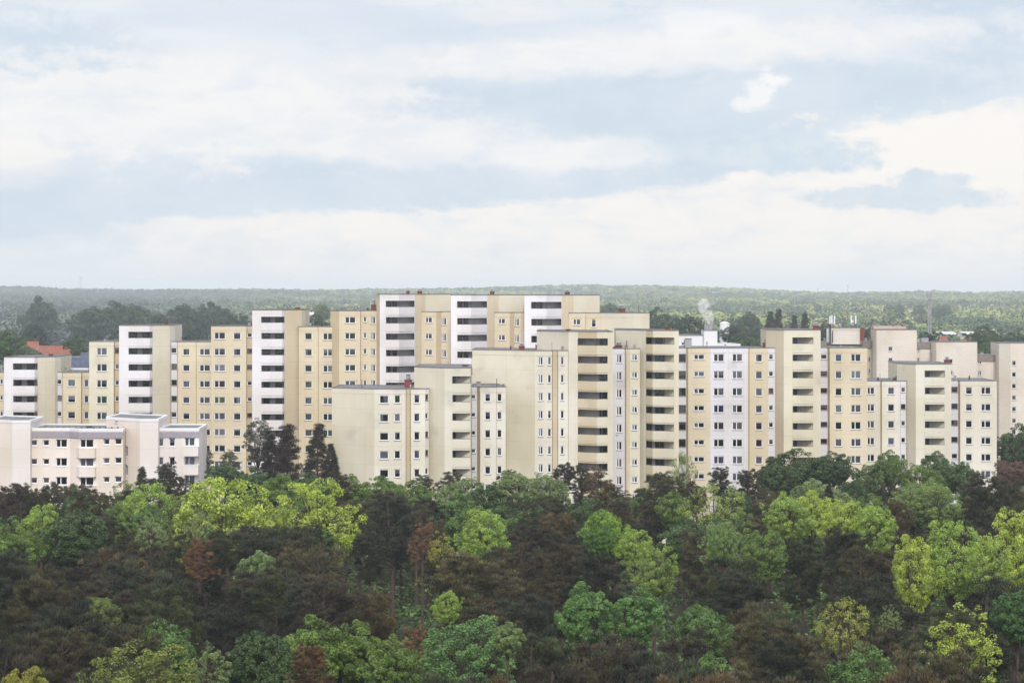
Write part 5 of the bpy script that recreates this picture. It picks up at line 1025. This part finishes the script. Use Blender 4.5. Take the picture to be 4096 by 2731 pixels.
BG = [ # px, ytop, width, D, kind, colour, label, vf   single trees that stand out behind the blocks
 (158, 1180, 150, 1450, 'maple', (.05, .09, .055), 'large round hazy tree standing alone at the far left', 1.3),
 (440, 1200, 190, 1300, 'maple', (.05, .09, .055), 'tall hazy treetop left in the big clump behind the second white tower', 1.2),
 (530, 1212, 150, 1300, 'maple', (.05, .09, .05), 'hazy tree in the right of the big clump behind the second tower', 1.2),
 (360, 1222, 170, 1250, 'maple', (.055, .10, .06), 'lower hazy tree at left of the big clump', 1.1),
 (740, 1210, 150, 1300, 'maple', (.045, .085, .05), 'left half of the dark dome of trees left of the third white tower', 1.2),
 (840, 1205, 170, 1310, 'maple', (.045, .085, .05), 'right half of the dark dome of trees left of the third white tower', 1.2),
 (900, 1232, 90, 1290, 'maple', (.05, .09, .05), 'small tree closing the dark dome at its right', 1.2),
 (630, 1250, 100, 1100, 'maple', (.045, .09, .05), 'dark tree between the big clump and the dark dome', 1.2),
 (30, 1315, 150, 720, 'maple', (.075, .15, .045), 'green rounded tree at the left edge before the red roofs', 1.0),
 (115, 1378, 120, 700, 'walnut', (.09, .16, .07), 'grey-green tree between edge tree and red roofs', 1.0),
 (140, 1290, 100, 900, 'maple', (.04, .075, .05), 'dark poplar behind the green edge tree', 1.6),
 (320, 1370, 75, 760, 'maple', (.05, .11, .04), 'dark green tree right of the red roofs', 1.0),
 (290, 1340, 90, 820, 'maple', (.06, .12, .05), 'green tree just behind the red roofs', 1.0),
 (185, 1390, 26, 880, 'spire', (.5, .6, .6), 'narrow dark conifer before the red roof', 1.0),
 (500, 1290, 120, 900, 'maple', (.05, .085, .055), 'dull green tree above the yellow wing left of the second tower', 1.1),
 (760, 1300, 120, 900, 'maple', (.045, .08, .055), 'dark tree just above the roof left of the third tower', 1.1),
 (960, 1250, 110, 950, 'maple', (.045, .085, .05), 'dark tree touching the third white tower\'s left side', 1.2),
 (1260, 1255, 110, 900, 'maple', (.05, .09, .05), 'dark tree between the third tower and the tallest stacks', 1.1),
 (1290, 1210, 80, 1500, 'walnut', (.14, .20, .09), 'pale hazy tree behind the gap right of the third tower', 1.0),
 (2440, 1210, 90, 1500, 'maple', (.07, .13, .06), 'dark green round treetop right of the tallest blocks', 1.0),
 (2640, 1225, 150, 1000, 'maple', (.05, .10, .05), 'dark tree right above the beige roof end', 1.3),
 (2760, 1255, 130, 850, 'maple', (.04, .08, .045), 'dark poplar clump left of the steam plume', 1.5),
 (2700, 1262, 110, 860, 'maple', (.045, .09, .05), 'dark tree behind the second yellow stack\'s roof', 1.5),
 (3080, 1240, 66, 1000, 'spire', (.5, .65, .6), 'dark tall poplar, left of a pair before the yellow tower', 1.3),
 (3110, 1232, 62, 1000, 'spire', (.5, .65, .6), 'dark tall poplar, right of a pair before the yellow tower', 1.3),
 (3180, 1255, 50, 1010, 'spire', (.5, .65, .65), 'thin dark poplar behind the yellow tower roof', 1.3),
 (3215, 1245, 60, 1010, 'spire', (.5, .65, .65), 'dark poplar right above the yellow tower\'s chimney', 1.3),
 (2990, 1245, 120, 1150, 'maple', (.06, .11, .06), 'dull green tree left of the poplar pair', 1.3),
 (2920, 1300, 90, 800, 'maple', (.045, .06, .05), 'dark tree beside the white tank behind the roofs', 1.0),
 (2980, 1325, 130, 760, 'maple', (.06, .12, .05), 'green tree low behind the lilac-white block', 1.0),
 (3060, 1335, 120, 740, 'maple', (.055, .11, .05), 'green tree touching the yellow tower\'s left edge', 1.0),
 (2870, 1360, 130, 720, 'maple', (.05, .10, .04), 'low dark green tree behind the white clad building', .9),
 (3300, 1285, 90, 900, 'maple', (.04, .07, .04), 'dark tree between the yellow tower and the antennas', 1.0),
 (3480, 1310, 90, 860, 'maple', (.05, .09, .05), 'dark tree behind the antenna block\'s right end', 1.0),
 (3700, 1325, 100, 850, 'maple', (.045, .08, .05), 'dark tree behind the mast foot', 1.0),
 (3730, 1335, 80, 830, 'spire', (.5, .6, .6), 'dark conifer behind the tile-clad roofs', .8),
 (3930, 1300, 120, 860, 'maple', (.05, .10, .05), 'dark green tree left of the right-edge tower', 1.1),
 (4000, 1325, 110, 800, 'maple', (.05, .095, .05), 'dark tree above the right-edge tower\'s roof', 1.0),
 (3960, 1360, 130, 700, 'maple', (.08, .15, .05), 'green tree in the gap beside the right-edge tower', .9),
 (4070, 1318, 110, 820, 'maple', (.04, .075, .05), 'darkest tree at the far right behind the tower', 1.1),
 (3560, 1215, 60, 2300, 'walnut', (.085, .14, .08), 'dark round tree left of the lattice mast', 1.3),
 (3600, 1212, 45, 2350, 'walnut', (.085, .14, .08), 'small dark round tree left of the lattice mast', 1.3),
 (3680, 1213, 60, 2300, 'walnut', (.085, .14, .08), 'dark round tree next to the lattice mast', 1.3),
 (3750, 1218, 50, 2250, 'walnut', (.085, .14, .08), 'dark round tree right of the lattice mast', 1.3),
 (3780, 1214, 50, 2250, 'walnut', (.085, .14, .08), 'second dark round tree right of the lattice mast', 1.3),
]
for i, (px, yt, w, D, kd, c, lab, vf) in enumerate(BG):
    nm = 'poplar_tree' if 'poplar' in lab else 'conifer_tree' if 'conifer' in lab else 'broadleaf_tree'
    c2_ = tuple(v * 1.15 for v in c) if kd != 'spire' else c
    add_tree(nm, kd, px, yt, w, D, c2_, lab, 'single trees behind the estate', vf)

# houses with red roofs, greenhouse roofs, tank, lattice mast
def house(label, px, yridge, wpx, D, roofm, hr=3.2, deep=9, wall=3.5, name='house'):
    w = wpx / F * D; x = (px - 2048) / F * D; zr = H - (yridge - YH) / F * D; z1 = zr - hr; gz = min(float(ground_z(x, D)), z1 - 2)
    e = empty(name, (x, D, gz)); tag(e, label, 'house')
    mb = MB(); mb.box(-w / 2, w / 2, 0, deep, 0, z1 - gz, MAT['hwall'])
    for s_ in (-1, 1): mb.face(((s_ * w / 2, 0, z1 - gz), (s_ * w / 2, deep, z1 - gz), (s_ * w / 2, deep / 2, zr - gz)), MAT['hwall'])
    mb.build('wall', e)
    rb = MB(); o = .5; a = z1 - gz - .1
    for y0, y1 in ((-o, deep / 2), (deep + o, deep / 2)):
        rb.face(((-w / 2 - o, y0, a), (w / 2 + o, y0, a), (w / 2 + o, y1, zr - gz + .05), (-w / 2 - o, y1, zr - gz + .05)), roofm)
        rb.face(((-w / 2 - o, y0, a - .2), (w / 2 + o, y0, a - .2), (w / 2 + o, y0, a), (-w / 2 - o, y0, a)), roofm)
    ro = rb.build('roof', e)
    cb_ = MB(); cb_.box(w * .2, w * .2 + .7, deep / 2 - .3, deep / 2 + .4, zr - gz - .6, zr - gz + .9, MAT['brick']); cb_.build('chimney', ro)
    for xx in (-w * .25, w * .25): window(e, (xx, -.05, (z1 - gz) * .45), 0, 1.2, 1.3, 'double', 'frame', None, 'sillw')
house('red-roofed house in the trees above the leftmost white tower', 195, 1384, 85, 800, MAT['redroof'])
house('red-roofed house right of the first red roof, partly behind a dark roof vent', 240, 1398, 55, 780, MAT['redroof'])
house('red-roofed house close behind the white office building', 275, 1404, 50, 760, MAT['redroof'])
house('house with dull purple-red roof left of the other red roofs', 122, 1366, 40, 860, MAT['redroof'])
house('house with wide faded pink roof between the tile-clad blocks', 3555, 1304, 105, 1050, MAT['pinkroof'], 3)
house('house with salmon roof behind the first tile-clad gable', 3600, 1306, 50, 1100, MAT['pinkroof'], 3)
house('small red-roofed house right of the lattice mast', 3780, 1345, 22, 1000, MAT['redroof'], 3)
house('red-roofed bungalow in the trees above the rear middle tile-clad block', 3870, 1358, 34, 980, MAT['redroof'], 2)
house('white-gabled house between tile-clad block and right-edge tower', 3950, 1402, 26, 760, MAT['bluegrey'], 3)
house('long white hall roof in the woods right of the mast', 3800, 1328, 70, 1300, MAT['glassroof'], 1.5, 40, name='hall')
house('second white hall roof in the woods near the right edge', 3895, 1328, 60, 1320, MAT['glassroof'], 1.5, 40, name='hall')
house('small white shed roof in a clearing above the white halls', 3850, 1302, 45, 1700, MAT['glassroof'], 1.2, 20, name='shed')
house('white flat roof in the trees behind the third white tower', 1232, 1248, 34, 1100, MAT['glassroof'], 1.2, 12, name='hall')
mb = MB(); D = 800; x = (2898 - 2048) / F * D; zt = H - (1292 - YH) / F * D; mb.cyl((x, D, 0), (x, D, zt), 1.7, 1.7, MAT['clad'], 28); mb.cyl((x, D, zt), (x, D, zt + .6), 1.8, .2, MAT['copingw'], 28)
e = mb.build('storage_tank'); tag(e, 'round white tank half hidden by a dark tree', 'tank')
def mast(px, ytop, D, w, label, dens=14):
    x = (px - 2048) / F * D; gz = float(ground_z(x, D)); zt = H - (ytop - YH) / F * D - gz; e = empty('lattice_mast', (x, D, gz)); tag(e, label, 'mast')
    mb = MB(); co = [(-1, -1), (1, -1), (1, 1), (-1, 1)]
    wz = lambda z: w * (1 - .45 * z / zt)
    for cx, cy in co: mb.cyl((cx * w, cy * w, 0), (cx * wz(zt), cy * wz(zt), zt), .14, .12, MAT['steel'], 4)
    for k in range(dens):
        z0, z1 = zt * k / dens, zt * (k + 1) / dens
        for i in range(4):
            a, c = co[i], co[(i + 1) % 4]; mb.cyl((a[0] * wz(z0), a[1] * wz(z0), z0), (c[0] * wz(z1), c[1] * wz(z1), z1), .08, .08, MAT['steel'], 4); mb.cyl((a[0] * wz(z1), a[1] * wz(z1), z1), (c[0] * wz(z1), c[1] * wz(z1), z1), .07, .07, MAT['steel'], 4)
    mb.build('tower_frame', e)
    g = MB()
    for cx, cy in co: g.box(cx * w * 1.15 - .22, cx * w * 1.15 + .22, cy * w - .2, cy * w + .2, zt - 2.2, zt + 1.0, MAT['steel'])
    g.box(-w * 1.3, w * 1.3, -w * 1.3, w * 1.3, zt - 2.6, zt - 2.45, MAT['steel']); g.build('antenna_panel', e)
mast(3718, 1174, 1050, .85, 'grey lattice mast with antennas rising above the woods at the right', 18)
mast(323, 1108, 5300, 2.6, 'faint lattice mast on the skyline at the left', 8)
mast(3271, 1154, 5300, .9, 'tiny thin mast on the skyline above the yellow tower', 5)
mast(3391, 1142, 5400, 1.2, 'faint mast on the low hilltop at right of centre', 6)

# two birds on the wing
def bird(px, py, D, span, tilt, label):
    e = empty('bird', px_world(px, py, D)); e.rotation_euler = (0, tilt, 2.2); tag(e, label, 'bird'); w = span / 2
    b_ = MB(); b_.cyl((-w * .45, 0, 0), (0, 0, .01), .01, w * .13, MAT['dark'], 8); b_.cyl((0, 0, .01), (w * .32, 0, .03), w * .13, w * .07, MAT['dark'], 8); b_.cyl((w * .32, 0, .03), (w * .46, 0, .02), w * .07, .004, MAT['dark'], 8); b_.build('body', e)
    for s_ in (-1, 1):
        g = MB(); P_ = [(w * .14, s_ * .03, .02), (w * .24, s_ * w * .5, w * .28), (-w * .05, s_ * w, w * .12), (-w * .12, s_ * w * .5, w * .2), (-w * .2, s_ * .03, .0)]
        g.face(P_, MAT['dark']); g.face([(x, y, z - .015) for x, y, z in P_][::-1], MAT['dark'])
        for i in range(5): p, q = P_[i], P_[(i + 1) % 5]; g.face((p, (p[0], p[1], p[2] - .015), (q[0], q[1], q[2] - .015), q), MAT['dark'])
        g.build('wing', e)
bird(2468, 1742, 345, .95, .3, 'dark bird flying past the lilac-white window column')
bird(862, 1162, 420, .6, -.2, 'tiny bird against the hills left of the third white tower')

# steam plume
def smoke():
    mb = MB(); D = 478
    me = bpy.data.meshes.new('steam_plume'); x, _, z = px_world(2832, 1262, D)
    bm_v = []; bm_f = []; n = 16; m = 14
    for i in range(m + 1):
        t = i / m; zc = -2.7 + 6.4 * t; cx = .2 - 1.5 * t ** 1.2 + .3 * math.sin(t * 7); rr = .25 + 1.15 * math.sin(min(1, t * 1.05) * math.pi * .72) ** 1.2 * (1 - .0 * t) + .1
        if i == m: rr = .3
        if i == m - 1: rr *= .8
        for k in range(n):
            a = 2 * math.pi * k / n; q = rr * (1 + .12 * math.sin(3 * a + i)); bm_v.append((cx + math.cos(a) * q, math.sin(a) * q * .8, zc))
    for i in range(m):
        for k in range(n): bm_f.append((i * n + k, i * n + (k + 1) % n, (i + 1) * n + (k + 1) % n, (i + 1) * n + k))
    bm_f.append(tuple(range(n))[::-1]); bm_f.append(tuple(range(m * n, m * n + n)))
    me.from_pydata(bm_v, [], bm_f); mt = bpy.data.materials.new('steam'); mt.use_nodes = True; nt = mt.node_tree; nt.nodes.clear(); o = nt.nodes.new('ShaderNodeOutputMaterial'); pv = nt.nodes.new('ShaderNodeVolumePrincipled')
    pv.inputs['Color'].default_value = (.97, .97, .98, 1); t = nt.nodes.new('ShaderNodeTexCoord'); nz = nt.nodes.new('ShaderNodeTexNoise'); nz.inputs['Scale'].default_value = 1.0; nz.inputs['Detail'].default_value = 5; nt.links.new(t.outputs['Object'], nz.inputs[0])
    mr = nt.nodes.new('ShaderNodeMapRange'); mr.inputs[1].default_value = .40; mr.inputs[2].default_value = .80; mr.inputs[3].default_value = 0; mr.inputs[4].default_value = 1.5; nt.links.new(nz.outputs[0], mr.inputs[0]); nt.links.new(mr.outputs[0], pv.inputs['Density']); nt.links.new(pv.outputs[0], o.inputs['Volume'])
    me.materials.append(mt); ob = link('steam_plume', me, None, (x, D - 3, z)); tag(ob, 'white steam plume rising above the white clad building', 'steam', kind='stuff')
smoke()

# ------------------------------------------------------------------ haze
def haze():
    mb = MB(); m = bpy.data.materials.new('haze_air'); m.use_nodes = True; nt = m.node_tree; nt.nodes.clear(); o = nt.nodes.new('ShaderNodeOutputMaterial'); pv = nt.nodes.new('ShaderNodeVolumePrincipled')
    pv.inputs['Color'].default_value = (.84, .92, 1, 1); pv.inputs['Density'].default_value = HAZE; pv.inputs['Anisotropy'].default_value = .0; nt.links.new(pv.outputs[0], o.inputs['Volume'])
    mb.box(-6900, 6900, -320, 12100, -8, 105, m); tag(mb.build('haze'), 'pale haze in the air', 'haze', kind='stuff')
HAZE = .000135
haze()
